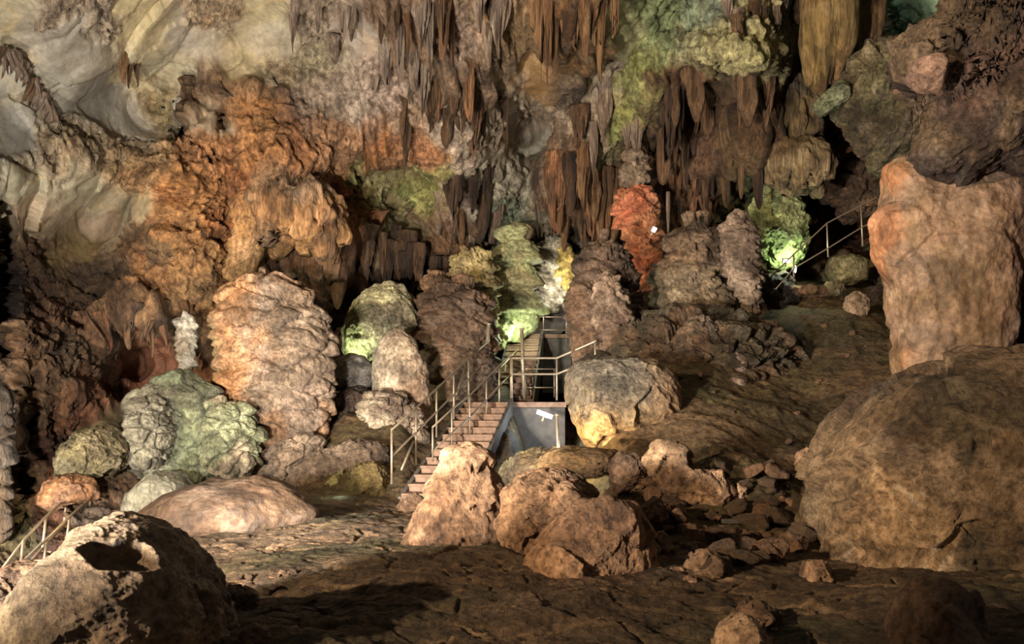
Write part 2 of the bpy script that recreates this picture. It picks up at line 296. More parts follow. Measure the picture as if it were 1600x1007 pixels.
def build_wall():
    xs = np.arange(-330, 1931, 2.6); ys = np.arange(-230, 961, 2.6)
    PX, PY = np.meshgrid(xs, ys); px = PX.ravel(); py = PY.ravel()
    Y = base_depth(px, py)
    V = np.stack([(px-800)/FPX*Y, Y, CAMH+(HOR-py)/FPX*Y], 1)
    ny, nx = PX.shape; idx = np.arange(nx*ny).reshape(ny, nx)
    F = np.stack([idx[:-1, :-1], idx[1:, :-1], idx[1:, 1:], idx[:-1, 1:]], -1).reshape(-1, 4)
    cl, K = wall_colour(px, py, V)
    Nn = normals(V, F)
    view = -V+[0, 0, CAMH]; view /= np.linalg.norm(view, axis=1)[:, None]
    s = np.sign((Nn*view).sum(1)); Nn = Nn*s[:, None]
    Nn = Nn*0.6+np.array([0, -0.4, 0]); Nn /= np.linalg.norm(Nn, axis=1)[:, None]
    p = V+0.0
    V = V+Nn*wall_relief(p, K)[:, None]
    # mineral variation of its own: rust veins, pale calcite, manganese streaks on curtains
    v = fbm(p, [1.2, 1.2, .9], 4, 70); cl = cl*(1+0.30*v[:, None]*np.array([1, 1.1, 1.2]))
    ru = sst(.1, .5, fbm(p, 0.8, 4, 90)); cl = mix(cl, cl*np.array([1.08, .88, .68]), (ru*(.2*K['s']+.5*K['c']+.5*K['t']+.35*K['v']))[:, None])
    st = sst(.15, .45, fbm(p, [3.2, .5, .35], 3, 33)); cl = mix(cl, cl*np.array([.30, .27, .27]), (st*(.9*K['v']+.45*K['t']+.3*K['c']))[:, None])
    pl = sst(.2, .5, fbm(p, [2.6, 2.6, 1.0], 3, 43)); cl = mix(cl, cl*1.35+.03, (pl*(.6*K['v']+.7*K['p']))[:, None])
    # fine vein lines on the bare slabs
    vn = sst(.90, .985, 1-np.abs(noise(p, 0.55, 61)+.3*noise(p, 1.7, 66))*1.6); cl = mix(cl, cl*np.array([1.2, 1.08, .88]), (vn*K['s']*.8)[:, None])
    cl = cl*(1-.26*K['s']+.22*K['p'])[:, None]
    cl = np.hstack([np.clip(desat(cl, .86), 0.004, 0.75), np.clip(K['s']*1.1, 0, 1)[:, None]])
    cx = px[F].mean(1); cy = py[F].mean(1)
    reg = np.where(cy < -12, 3, np.where(cx < 330, 0, np.where(cx > 1405, 2, 1)))
    for k, nm in enumerate(['wall_left', 'wall_back', 'wall_right', 'ceiling']):
        f = F[reg == k]; u, inv = np.unique(f, return_inverse=True)
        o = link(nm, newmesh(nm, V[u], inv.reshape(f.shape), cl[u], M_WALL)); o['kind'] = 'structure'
build_wall()

# ------------------------------------------------------------------ the ground
def soilness(x, y):
    s = x/np.maximum(y, .1)
    return np.clip(np.maximum(sst(0.01, 0.06, s)*sst(10.6, 12.6, y), sst(-.10, -.16, s)*sst(15.5, 17, y)) + sst(9.0, 10.5, y)*sst(.10, .2, s)*.8 + sst(-.34, -.42, s)*sst(6, 8, y), 0, 1)
def ground_z(x, y):
    """large shape of the ground, metres"""
    z = 0*x
    s = x/np.maximum(y, .1)
    toe = 12.2+0.4*np.sin(x*1.3)
    slope = 0.375*np.maximum(0, y-toe)
    z = z + slope*sst(0.05, 0.13, s)
    # rise left of the stairs
    z = z + np.minimum(0.55*np.maximum(0, y-16.4), 1.5+.1*np.maximum(0,y-19))*sst(-0.10, -0.13, s)*sst(-0.27, -0.18, s)
    mid = sst(-0.13, -0.10, s)*sst(0.03, -0.005, s)
    z = z + mid*(0.336*np.maximum(0, y-16.6))
    z = z - 2.3*sst(-0.40, -0.48, s)*sst(7.5, 9.5, y)*sst(22, 17, y)
    z = z + .12*noise(np.stack([x, y, 0*x], -1).reshape(-1, 3), .45, 2).reshape(np.shape(x)) + .14*soilness(x, y)*noise(np.stack([x, y, 0*x], -1).reshape(-1, 3), .8, 4).reshape(np.shape(x))
    # dark dip between the two front boulders and the rubble
    z = z + 0.25*np.exp(-((x-3.0)**2/3+(y-13)**2/2))
    return z
def build_ground():
    t = np.linspace(0, 1, 760); ys = 3.2*(31/3.2)**t
    ss = np.linspace(-0.80, 0.80, 900)
    Sg, Yg = np.meshgrid(ss, ys); x = (Sg*Yg).ravel(); y = Yg.ravel(); n = len(x)
    z = ground_z(x, y)
    p = np.stack([x, y, z], 1)
    s = x/y
    rough = soilness(x, y)
    # paved part: irregular flagstones
    q = p+0.22*np.stack([noise(p, .9, 3), noise(p, .9, 5), 0*x], 1)
    f1, f2, h, v = worley(q*[1, 1, 0]+[0, 0, .5], [1.5, 2.3, 1], 4.0)
    joint = sst(0, .07, f2-f1)
    pave = 0.03*joint+0.02*(_u[h, 0]-.5)+0.04*(v*_g[h]).sum(1)*.4+0.045*fbm(p, 1.8, 6, 6, .6)+.02*ridged(p, [4, 9, 4], 4, 3)
    lo = 0
    rg = 0.05*ridged(p, 1.5, 6, 8, .65)+0.05*fbm(p, 3, 5, 5, .6)
    z = z+lo+mix(pave, rg, rough)
    cp = palette(p, [(84, 66, 42), (90, 66, 42), (76, 66, 40), (98, 76, 52)], .55, 3)
    cp = cp*(0.75+.5*_u[h, 2][:, None])
    edge = sst(.02, .06, f2-f1)*sst(.14, .07, f2-f1)*sst(-.1, .3, noise(p, 1.2, 77)); cp = mix(cp, lin((150, 118, 84)), (edge*.7)[:, None])
    cs = palette(p, [(108, 86, 52), (98, 84, 48), (112, 86, 56), (86, 70, 40)], .5, 9)
    c = mix(cp, cs, rough[:, None])*(1+.35*fbm(p, 2.5, 4, 13))[:, None]
    idx = np.arange(n).reshape(Sg.shape)
    F = np.stack([idx[:-1, :-1], idx[:-1, 1:], idx[1:, 1:], idx[1:, :-1]], -1).reshape(-1, 4)
    o = link('floor', newmesh('floor', np.stack([x, y, z], 1), F, np.clip(desat(c, .88), .003, .6), M_SOIL)); o['kind'] = 'structure'
build_ground()
# ------------------------------------------------------------------ builders of single formations
import bmesh
_ico = {}
def ico(n):
    if n not in _ico:
        bm = bmesh.new(); bmesh.ops.create_icosphere(bm, subdivisions=n, radius=1)
        V = np.array([v.co[:] for v in bm.verts]); F = np.array([[v.index for v in f.verts] for f in bm.faces]); bm.free()
        _ico[n] = (V/np.linalg.norm(V, axis=1)[:, None], F)
    return _ico[n]
def ground_hit(px, py):
    ys = np.linspace(4, 30, 1300)
    z = CAMH+(HOR-py)/FPX*ys; g = ground_z((px-800)/FPX*ys, ys)
    k = np.argmax(g >= z) if (g >= z).any() else -1
    return ys[k]
def finish(V, F, recipe, amount=1.0, iters=1):
    n = normals(V, F); return V+n*(recipe(V)*amount)[:, None]
def r_boulder(r, off):
    return lambda p: r*(0.11*ridged(p, 1.2/r, 6, off, .6)+0.10*fbm(p, .9/r, 3, off+4)+0.04*fbm(p, 6/r, 3, off+9)) + facets(p, 0.5*r, .22, 0, off)+cracks(p, .7*r, .09*r, off)
def r_smooth(r, off):
    return lambda p: r*(0.07*fbm(p, .8/r, 4, off)+0.02*ridged(p, 2.5/r, 3, off+3))+.012*fbm(p, 6, 3, off)
def r_angular(r, off):
    return lambda p: facets(p, 0.7*r, .22, 0, off)+facets(p, .3*r, .2, 0, off+5)+.04*r*ridged(p, 1.6/r, 5, off)
def r_tier(per, amp, fringe=.3, lump=.1, off=0, wob=.5, fl=0):
    def f(p):
        h = .55*tiers(p, per*1.15, amp, fringe, off, wob*2.2)+shingles(p, per*.95, amp*.75+lump*.4, .07, off+3)+.3*amp*ridged(p, 1.6/per, 5, off+6, .6)+.02*fbm(p, 9, 3, off)
        if fl: h = h+flutes(p, 2.2/per, fl, off+2, .12)
        return h
    return f
def r_lump(size, amp, off=0):
    return lambda p: shingles(p, size*1.1, amp*1.1, .06, off, 1.0)+lumps(p, size*.45, amp*.5, off+5)+.4*amp*ridged(p, 1.6/size, 5, off+6, .6)
def r_flute(k, amp, off=0, tier=0, per=1.5):
    return lambda p: flutes(p, k, amp, off, .07)+flutes(p, k*2.6, amp*.35, off+4, .08)+(tiers(p, per, tier, .5, off, .5) if tier else 0)+.25*amp*fbm(p, 3, 4, off)
def streaks(p, c, off, a=.5, k=3.0):
    t = sst(.12, .42, fbm(p, [k, k, k*.1], 3, off)); return mix(c, c*np.array([.36, .32, .32]), (t*a)[:, None])

def boulder(name, pts, Y, depth, cols, label, cat, recipe=None, box=1.0, lvl=7, mat=None, group=None, cuts=0, seed=0, cs=.8, lean=0, paint=None, st=0, aspect=None, smooth=0.0):
    pts = np.array(pts, float); c = pts.mean(0) if aspect is None else np.array(aspect, float)
    d = []
    for a, b in zip(pts, np.roll(pts, -1, 0)): d.append(a+(b-a)*np.linspace(0, 1, 24, endpoint=False)[:, None])
    d = np.concatenate(d)-c; th = np.arctan2(-d[:, 1], d[:, 0]); r = np.hypot(d[:, 0], d[:, 1]); k = np.argsort(th); th = th[k]; r = r[k]
    th = np.concatenate([th-2*np.pi, th, th+2*np.pi]); r = np.tile(r, 3)
    D, F = ico(lvl); m = np.hypot(D[:, 0], D[:, 2]); ang = np.arctan2(D[:, 2], D[:, 0])
    R = np.interp(ang, th, r)*Y/FPX; rm = R.mean()
    # where the outline is ragged keep the belly of the stone smoother than its rim
    Rs = sum(np.interp(ang+t, th, r) for t in np.linspace(-.5, .5, 9))/9*Y/FPX
    R = mix(Rs, R, m**4)
    q = m**box; cen = P(c[0], c[1], Y)
    V = np.stack([R*q*np.cos(ang), np.sign(D[:, 1])*depth*np.abs(D[:, 1])**(box if box < 1 else 1), R*q*np.sin(ang)], 1)
    if cuts:
        rs = np.random.RandomState(seed+5); nn = rs.normal(size=(cuts, 3)); nn[:, 1] = -np.abs(nn[:, 1])*1.2; nn /= np.linalg.norm(nn, axis=1)[:, None]
        sc = np.array([rm, depth, rm]); u = V/sc
        for k_ in range(cuts):
            t = u@nn[k_]; lim = rs.uniform(.5, .8); f = np.where(t > lim, t-lim, 0); u = u-f[:, None]*nn[k_]*.97
        V = mix(u*sc, V, (m**10)[:, None])
    V = V+cen
    if lean: V[:, 1] += lean*(V[:, 2]-cen[2])
    n0 = seed*3.7+px_seed(c)
    rec = recipe or r_boulder(rm, n0)
    V2 = finish(V, F, rec)
    cl = palette(V, cols, cs, n0)
    if st: cl = streaks(V, cl, n0, st)
    if paint: cl = paint(V, cl)
    cl = np.hstack([np.clip(mineral(V, cl, n0), .003, .8), np.full((len(V), 1), smooth)])
    o = based(name, V2, F, cl, mat or M_ROCK)
    return tag(o, label, cat, group)
def mineral(V, c, n0):
    """darker manganese patches, pale calcite patches and fine grain: the stone's own colours"""
    a = sst(.10, .38, fbm(V, 1.1, 5, n0+70)); c = mix(c, c*np.array([.44, .43, .42]), (a*.75)[:, None])
    b = sst(.14, .40, fbm(V, 1.7, 5, n0+80)); c = mix(c, c*1.25+np.array([.045, .04, .035]), (b*.7)[:, None])
    return desat(c*(1+.35*fbm(V, 4, 4, n0))[:, None], .84)
def px_seed(c): return (c[0]*.137+c[1]*.071) % 40

def loft(name, rows, Y, ratio, cols, label, cat, recipe, mat=None, group=None, seed=0, cs=.8, st=0, step=2.4, lean=0, paint=None, streak=None, amount=1.0, rag=0.0):
    rows = sorted(rows); py = np.array([r[0] for r in rows], float); xl = np.array([r[1] for r in rows], float); xr = np.array([r[2] for r in rows], float)
    n = max(12, int((py[-1]-py[0])/step)); t = np.linspace(py[0], py[-1], n)
    l = np.interp(t, py, xl); r = np.interp(t, py, xr)
    ker = np.hanning(9); ker /= ker.sum()
    sm = lambda a: np.convolve(np.pad(a, 4, mode='reflect', reflect_type='odd'), ker, 'valid')
    l = sm(l); r = sm(r); r = np.maximum(r, l+1)
    # round the two ends
    w = (r-l)/2; c = (r+l)/2; e = min(8, n//4)
    for k in range(e): f = math.sqrt(1-(1-(k+.3)/e)**2); w[k] *= f; w[-1-k] *= mix(1, f, .6)
    m = int(np.clip(np.pi*w.max()*2/step*.75, 20, 420)); th = np.linspace(0, 2*np.pi, m, endpoint=False)
    wy = np.convolve(np.pad(w, 10, mode='edge'), np.ones(21)/21, 'valid')
    k = Y/FPX
    X = (c[:, None]-800)*k+w[:, None]*k*np.cos(th); Yy = Y+ratio*np.minimum(w, wy*1.05)[:, None]*k*np.sin(th); Z = np.repeat((CAMH+(HOR-t)*k)[:, None], m, 1)
    V = np.stack([X, Yy, Z], 2).reshape(-1, 3)
    V = np.vstack([V, [(c[0]-800)*k, Y, Z[0, 0]+.3*step*k], [(c[-1]-800)*k, Y, Z[-1, 0]-.3*step*k]])
    I = np.arange(n*m).reshape(n, m); J = np.roll(I, -1, 1)
    F = np.stack([I[:-1], I[1:], J[1:], J[:-1]], -1).reshape(-1, 4)
    a = len(V)-2; tp = np.stack([I[0], J[0], J[0]*0+a, J[0]*0+a], -1); bt = np.stack([J[-1], I[-1], I[-1]*0+a+1, I[-1]*0+a+1], -1)
    T = np.vstack([F[:, [0, 1, 2]], F[:, [0, 2, 3]], tp[:, :3], bt[:, :3]])
    if rag:
        tt = np.clip((V[:, 2].max()-V[:, 2])/np.ptp(V[:, 2]), 0, 1)**2.5; ph = np.arctan2(V[:, 1]-Y, V[:, 0]-(c.mean()-800)*k)
        qq = np.stack([V[:, 0], V[:, 0]*0+np.sign(np.sin(ph))*3, V[:, 0]*0], 1)
        V[:, 2] += tt*rag*(1.6*ridged(qq, 2.6, 3, 5)-.2)
    if lean: V[:, 1] += lean*(V[:, 2]-V[:, 2].mean())
    nrm = normals(V, T); n0 = seed*3.1+px_seed((c[0], t[0]))
    if nrm[:n*m].reshape(n, m, 3)[n//2, 0, 0] < 0: nrm = -nrm; T = T[:, ::-1]
    V2 = V+nrm*(recipe(V)*amount)[:, None]
    cl = palette(V, cols, cs, n0, streak)
    if st: cl = streaks(V, cl, n0+2, st)
    if paint: cl = paint(V, cl)
    cl = mineral(V, cl, n0)
    return tag(based(name, V2, T, np.clip(cl, .003, .8), mat or M_FLOW), label, cat, group)

# ------------------------------------------------------------------ the large formations
TAN = (168, 140, 114); PINK = (168, 144, 126); OCH = (170, 116, 62); GREY = (128, 116, 102); DARK = (84, 64, 48); OLV = (112, 100, 60); PALE = (170, 154, 132); BROWN = (124, 86, 56)
def bypx(px0, px1, colr, Y, amt=.8, vert=False, soft=25):
    """a zone of mineral or other colour between two image columns (or rows)"""
    def f(V, c):
        x = (V[:, 0]/Y*FPX+800) if not vert else HOR-(V[:, 2]-CAMH)/Y*FPX
        x = x+14*fbm(V, 1.5, 3, 3)
        w = sst(px0-soft, px0+soft, x)*sst(px1+soft, px1-soft, x)*amt
        return mix(c, lin(colr), w[:, None])
    return f
def swirl(V, c):
    """the pale contour lines on the worn face of the huge boulder"""
    x = V[:, 0]/V[:, 1]*FPX+800; y = HOR-(V[:, 2]-CAMH)/V[:, 1]*FPX
    r = np.hypot((x-1400)/95, (y-850)/75)+.55*fbm(V, .9, 5, 3)
    w = sst(1.25, .9, r); ln = sst(.2, .9, np.sin(r*26))*sst(.35, .7, r)
    c = mix(c, lin((184,146,104)), (w*.75)[:, None]); return mix(c, lin((216,190,160)), (w*ln*sst(-.2, .3, noise(V, 1.5, 8))*.8)[:, None])
def both(*fs):
    def f(V, c):
        for g in fs: c = g(V, c)
        return c
    return f
loft('flowstone_mound', [(428,398,425),(440,372,446),(455,352,470),(475,342,495),(500,336,515),(530,338,526),(560,340,525),(590,335,522),(620,320,520),(650,305,518),(680,300,514),(710,298,502),(745,300,470),(790,300,440)],
     18.8, .62, [(152,124,98), (152,128,110), (166,124,88), (134,112,92)], 'broad layered pinkish tan flowstone mound left of the staircase', 'rock formation',
     lambda p: .5*tiers(p, .62, .22, .10, 3, 1.6)+shingles(p, .52, .20, .05, 6, 2.0)+.04*ridged(p, 3, 5, 3, .6)+flutes(p, 5, .02, 3, .12)+.2*fbm(p, .6, 2, 3), paint=both(bypx(300, 395, OCH, 18.8, .75), bypx(300, 345, (118,112,80), 18.8, .8)), step=2.2)
loft('grey_green_mound', [(588,262,315),(605,235,340),(630,212,352),(660,203,362),(700,203,352),(740,205,338),(780,198,300),(820,190,262)],
     17.6, .7, [(108,104,88), (98,106,80), (130,126,106), (84,78,66)], 'knobbly grey green dripstone mound at the foot of the tan flowstone', 'rock formation',
     lambda p: lumps(p, .45, .16, 5)+shingles(p, .5, .12, .04, 3, 1.2)+.05*ridged(p, 3, 5, 6, .6)+.15*fbm(p, .8, 2, 2), paint=bypx(290, 350, (120,128,92), 17.6, .6), step=2.2)
loft('dripstone_finger', [(492,284,300),(505,276,306),(540,278,304),(580,282,300),(610,285,298)], 18.6, .8, [(150,146,136),(176,168,152),(120,108,92)],
     'thin pale grey dripstone finger above the grey green mound', 'stalagmite', r_lump(.22, .09, 2))
loft('white_stalagmite', [(519,612,628),(528,602,640),(545,592,652),(575,587,662),(610,588,666),(640,592,670),(690,600,676)], 20.4, .85, [(176,158,136), (164,138,114), (190,172,146)],
     'pale stubby stalagmite pitted at the top beside the stair rail', 'stalagmite', lambda p: lumps(p, .22, .07, 3)+flutes(p, 5, .06, 3, .3)+.05*ridged(p, 3, 4, 3), st=.4, paint=bypx(630, 670, (150,112,82), 20.4, .6))
boulder('rounded_lump', [(558,655),(570,622),(600,612),(640,625),(665,660),(668,700),(610,712),(568,690)], 19.6, .8, [(150,128,108), (120,100,84), PALE], 'grey brown rounded lump under the pale stubby stalagmite', 'rock', r_lump(.35, .12, 4))
boulder('pale_green_boulder', [(543,548),(546,505),(560,480),(580,458),(610,448),(636,462),(652,500),(648,560),(600,575),(560,570)], 22.6, .9, [(176,168,124), (150,140,110), (110,98,76)], 'pale greenish lit boulder behind the stubby stalagmite', 'rock',
        lambda p: .18*ridged(p, 1.6, 5, 3, .6)+spikes(p, .25, .08, 2), paint=bypx(540, 580, (186,186,120), 22.6, .6))
boulder('grey_crystal_lump', [(512,592),(520,565),(545,552),(570,556),(590,578),(585,602),(555,614),(525,610)], 20.9, .5, [(120,112,108), (96,88,84), (140,132,126)], 'smooth dark grey lump between the tan mound and the pale stalagmite', 'rock', r_smooth(.6, 3), lvl=6)
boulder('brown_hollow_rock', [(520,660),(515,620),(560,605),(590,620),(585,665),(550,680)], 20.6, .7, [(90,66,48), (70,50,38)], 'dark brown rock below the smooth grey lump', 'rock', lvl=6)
loft('brown_layered_mound', [(436,692,726),(452,672,748),(478,655,766),(520,647,772),(560,648,772),(600,668,768),(640,686,756),(680,700,748)], 22.6, .7, [(130,98,72), (150,108,78), (96,72,54)],
     'brown layered lumpy mound behind the left stair rail', 'rock formation', r_tier(.5, .25, .3, .16, 8, .8))
loft('yellow_tiered_mound', [(392,722,756),(405,712,768),(440,704,774),(480,702,776),(525,704,776),(560,712,770)], 24.2, .7, [(160,138,88), (140,112,70), (176,156,100)],
     'small yellowish tiered flowstone above the brown layered mound', 'rock formation', r_tier(.5, .26, .6, .12, 13, .8))
loft('tiered_stalagmite', [(358,795,822),(372,778,834),(398,770,838),(440,768,840),(463,764,840),(470,762,846),(495,763,848),(512,768,838),(525,772,812),(545,776,798)], 25.8, .75, [(160,146,104), (176,164,112), (140,120,88), (170,172,120)],
     'tall pale green column of stacked flowstone tiers behind the stairs', 'rock formation', lambda p: tiers(p, .74, .42, .05, 21, .30)+flutes(p, 4.5, .045, 3, .1)+shingles(p, .5, .07, .03, 3)+.02*fbm(p, 7, 3, 2), paint=bypx(465, 560, (170,184,124), 25.8, .7, True))  # green lower zone: the greenish lamplight put into the colour
loft('white_dripstone', [(366,852,868),(385,842,882),(410,836,888),(440,835,890),(470,836,886),(485,840,878)], 27.4, .7, [(206,200,178), (180,170,150), (160,150,130)], 'small whitish dripstone lit right behind the tiered green column', 'rock formation', r_tier(.6, .2, .3, .12, 5))
loft('yellow_dripstone', [(388,878,892),(402,872,900),(425,872,904),(448,882,894)], 27.0, .7, [(196,170,80), (170,140,60)], 'tiny bright yellow dripstone right of the whitish one', 'rock formation', r_lump(.3, .12, 6))
loft('dark_tall_stalagmite', [(372,938,952),(382,922,965),(405,903,982),(440,892,992),(480,889,998),(520,890,1000),(560,902,992),(610,915,985)], 21.8, .8, [(96,78,64), (112,88,70), (78,60,50)],
     'tall dark rounded stalagmite standing right of the stairs', 'stalagmite', r_tier(.42, .18, .3, .14, 31, .9))
loft('knobbly_stalagmite', [(430,938,958),(455,930,978),(500,930,988),(540,936,985),(566,944,976),(590,948,972)], 20.6, .8, [(150,122,100), (120,92,74), (176,146,122)],
     'lighter knobbly stalagmite leaning on the front of the tall dark one', 'stalagmite', r_lump(.26, .14, 12))
loft('rock_buttress', [(440,890,930),(480,886,938),(540,892,940),(600,905,945)], 21.2, .8, [(120,90,66), (100,76,56)], 'narrow brown buttress on the left of the knobbly stalagmite', 'rock formation', r_lump(.4, .1, 2))
loft('dripstone_lump', [(226,984,1004),(240,976,1010),(275,970,1014),(292,972,1012)], 25.4, .8, [(130,108,88), (150,120,92)], 'grey brown column head above the orange column', 'rock formation', r_tier(.5, .16, .2, .08, 2))
loft('orange_stalagmite', [(288,975,1012),(300,967,1020),(330,966,1024),(352,972,1026),(380,980,1030),(420,990,1031),(455,1000,1030),(485,1008,1022),(520,1010,1020)], 25.4, .8, [(196,108,66), (176,92,56), (206,130,84)],
     'glowing orange red lumpy column in the dark gap at centre right', 'rock formation', r_lump(.5, .26, 22))
loft('brown_stacked_stalagmite', [(345,1072,1098),(362,1056,1120),(395,1042,1130),(425,1034,1130),(432,1028,1134),(490,1024,1136),(530,1020,1142)], 23.2, .8, [(112,88,64), (130,102,76), (86,66,50)],
     'thick brown stalagmite of stacked skirts right of the orange column', 'stalagmite', lambda p: tiers(p, .85, .34, .22, 41, .45)+flutes(p, 3.2, .09, 3, .1)+shingles(p, .45, .13, .05, 3)+.03*ridged(p, 4, 4, 2), paint=bypx(435, 490, (170,148,118), 23.2, .8, True))
loft('speckled_stalagmite', [(334,1142,1162),(342,1132,1176),(368,1126,1183),(400,1130,1186),(440,1140,1187),(470,1160,1187),(500,1166,1186)], 22.4, .8, [(140,116,98), (110,88,72), (160,136,116)],
     'speckled grey stalagmite just left of the bright green rock', 'stalagmite', r_lump(.24, .12, 9))
boulder('green_lit_rock', [(1178,340),(1192,300),(1212,288),(1236,312),(1250,345),(1250,392),(1236,408),(1205,416),(1184,402)], 25.2, .7, [(140,160,90), (110,120,70), (176,184,120)], 'bright green rock lit by a lamp at its foot', 'rock',
        lambda p: .24*ridged(p, 1.5, 5, 3, .6)+lumps(p, .4, .16, 4))
loft('dripstone_bell', [(96,1212,1248),(110,1196,1258),(150,1188,1266),(200,1186,1272),(226,1184,1278),(232,1190,1274)], 24.0, .8, [(108,86,52), (128,104,64), (84,64,42)], 'brown fluted bell shaped dripstone, the upper one of the pair at right', 'stalactite', r_flute(2.2, .22, 3), M_FLUTE, st=.6, rag=.35)
loft('dripstone_bell', [(224,1212,1276),(236,1202,1288),(262,1200,1294),(300,1206,1297),(308,1214,1292)], 23.6, .8, [(126,98,60), (108,82,52), (140,116,78)], 'brown fluted bell shaped dripstone, the lower one of the pair at right', 'stalactite', r_flute(2.6, .20, 6), M_FLUTE, st=.6, rag=.5)
loft('smooth_hanging_pillar', [(-60,1248,1345),(30,1255,1338),(80,1253,1332),(120,1256,1322),(145,1260,1302),(160,1266,1276)], 21.5, .7, [(132,100,56), (118,86,50), (140,112,60)], 'smooth ochre brown hanging pillar at the top right', 'stalactite',
     lambda p: .12*fbm(p, [.8, .8, .5], 4, 3)+.05*ridged(p, [2, 2, .4], 3, 7), M_FLUTE, st=.25, rag=.4)
loft('narrow_hanging_pillar', [(-60,1322,1372),(20,1322,1378),(60,1325,1368),(95,1326,1350),(108,1328,1338)], 22.5, .7, [(120,88,54), (104,78,50)], 'narrow brown hanging pillar right of the smooth ochre one', 'stalactite', r_flute(1.5, .14, 2), M_FLUTE, st=.4)
boulder('green_slab_tip', [(1268,165),(1290,145),(1310,126),(1324,135),(1325,155),(1300,172),(1285,178)], 21.0, .5, [(112,116,84), (98,96,68), (130,128,98)], 'pale green tilted slab under the smooth hanging pillar', 'rock', r_angular(.5, 2), lvl=6, cuts=5)
boulder('hanging_brown_rock', [(1322,135),(1345,102),(1380,86),(1418,108),(1450,145),(1462,170),(1445,200),(1430,250),(1395,262),(1372,230),(1345,190),(1328,160)], 21.4, .9, [(104,94,62), (84,70,48), (120,104,72)], 'ragged olive brown rock hanging left of the pink slab', 'rock',
        lambda p: .32*ridged(p, [1.0, 1.0, .8], 6, 3, .6)+curtain(p, 1.0, .35, 3)+flutes(p, 2.2, .14, 3, .15), st=.5, lvl=8)
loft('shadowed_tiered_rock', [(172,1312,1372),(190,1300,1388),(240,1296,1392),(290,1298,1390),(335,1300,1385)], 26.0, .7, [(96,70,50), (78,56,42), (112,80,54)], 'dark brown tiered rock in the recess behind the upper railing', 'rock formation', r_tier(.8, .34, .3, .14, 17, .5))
boulder('pink_slab', [(1419,108),(1430,92),(1475,86),(1479,108),(1466,146),(1442,140),(1424,125)], 13.6, .4, [(176,136,114), (160,124,104)], 'smooth pinkish slab set in the dark rock at top right', 'rock', r_smooth(.5, 4), lvl=6)
boulder('dark_overhang', [(1400,105),(1420,60),(1470,30),(1505,0),(1540,-60),(1750,-120),(1830,100),(1800,300),(1640,300),(1570,235),(1540,250),(1500,262),(1450,262),(1452,225),(1470,190),(1482,140),(1478,88),(1440,90)], 14.6, 1.6,
        [(96,74,64), (124,92,76), (76,60,52), (120,96,70)], 'craggy dark overhanging rock filling the top right corner', 'rock', lambda p: .26*ridged(p, .9, 6, 3, .62)+facets(p, .7, .3, 0, 3), lvl=8, aspect=(1600, 110), st=.3)
boulder('giant_rock_slab', [(1384,264),(1402,252),(1424,262),(1440,262),(1480,268),(1520,250),(1556,232),(1580,250),(1592,300),(1593,400),(1580,440),(1580,500),(1590,570),(1606,640),(1520,700),(1412,660),(1398,560),(1406,520),(1404,470),(1396,430),(1380,385),(1370,335),(1392,322),(1392,288)], 15.4, .8,
        [(152,116,86), (138,106,72), (148,116,90)], 'giant smooth tan slab column with an orange left edge at right', 'rock', lambda p: .14*fbm(p, [.7, .7, .5], 4, 3)+.025*fbm(p, 5, 5, 5)+.12*noise(p, [.5, .5, .3], 9)+.03*ridged(p, [1.2, 1.2, .5], 4, 9)+cracks(p, 1.6, .05, 3), lvl=8, box=.75, smooth=.8,
        paint=both(bypx(1340, 1392, (184,118,68), 15.4, .8, soft=7), bypx(1545, 1600, (150,116,104), 15.4, .6)))
boulder('huge_boulder', [(1272,895),(1282,850),(1280,800),(1290,740),(1320,680),(1370,625),(1430,595),(1480,575),(1530,555),(1580,560),(1660,575),(1760,650),(1830,800),(1830,1000),(1650,1060),(1500,1010),(1400,935),(1330,915)], 10.4, 2.0,
        [(124,98,70), (98,82,60), (86,66,48), (142,114,86)], 'huge rounded brown boulder at the right edge with a pale contoured face', 'rock', lambda p: .14*fbm(p, .6, 4, 3)+.12*ridged(p, .8, 6, 5, .58)+facets(p, 1.3, .16, 0, 3)+.03*ridged(p, [1.2, 1.2, 5], 3, 8)+cracks(p, 1.2, .10, 3)-.10*sst(.3, .5, fbm(p, 1.6, 3, 40)), lvl=8, box=.85, aspect=(1540, 800),
        paint=both(bypx(1270, 1330, (160,130,94), 10.4, .6), swirl))
boulder('pitted_boulder', [(-150,1180),(-70,1080),(20,1000),(75,940),(118,880),(152,832),(188,818),(235,826),(270,842),(300,885),(325,940),(345,1010),(350,1120),(200,1200)], 6.0, 1.0,
        [(132,112,82), (112,94,68), (148,124,94)], 'large grey brown pitted boulder in the bottom left corner', 'rock', lambda p: .07*fbm(p, 1.1, 3, 3)+.09*ridged(p, [1.4, 1.4, 2.2], 6, 5, .6)-.16*sst(.28, .5, fbm(p, [1.3, 1.3, 2.0], 3, 61)), lvl=8, box=.9, aspect=(150, 1010),
        paint=both(bypx(180, 340, (166,136,108), 6.0, .55), bypx(960, 1100, (150,108,64), 6.0, .6, True)))
boulder('smooth_boulder', [(212,812),(255,778),(330,752),(400,750),(440,764),(472,786),(495,802),(480,832),(400,850),(320,856),(270,842),(232,826)], 12.6, 1.1, [(92,68,48), (78,58,42)], 'smooth low brown boulder behind the bottom left one', 'rock', r_smooth(1.2, 5), lvl=7, smooth=.5)
def front_stal(p):
    return tiers(p, .55, .10, .35, 3, .6)+lumps(p, .3, .07, 3)+.05*ridged(p, 1.8, 5, 3, .6)+.02*fbm(p, 8, 3, 3)
loft('squat_stalagmite', [(697,722,740),(703,706,752),(715,695,764),(740,688,772),(775,668,779),(810,650,783),(840,638,784),(860,634,780),(880,650,772)], 10.7, .85, [(152,110,76), (164,124,90), (130,94,64)],
     'squat tan stalagmite in front of the stair foot', 'stalagmite', front_stal, step=2.0)
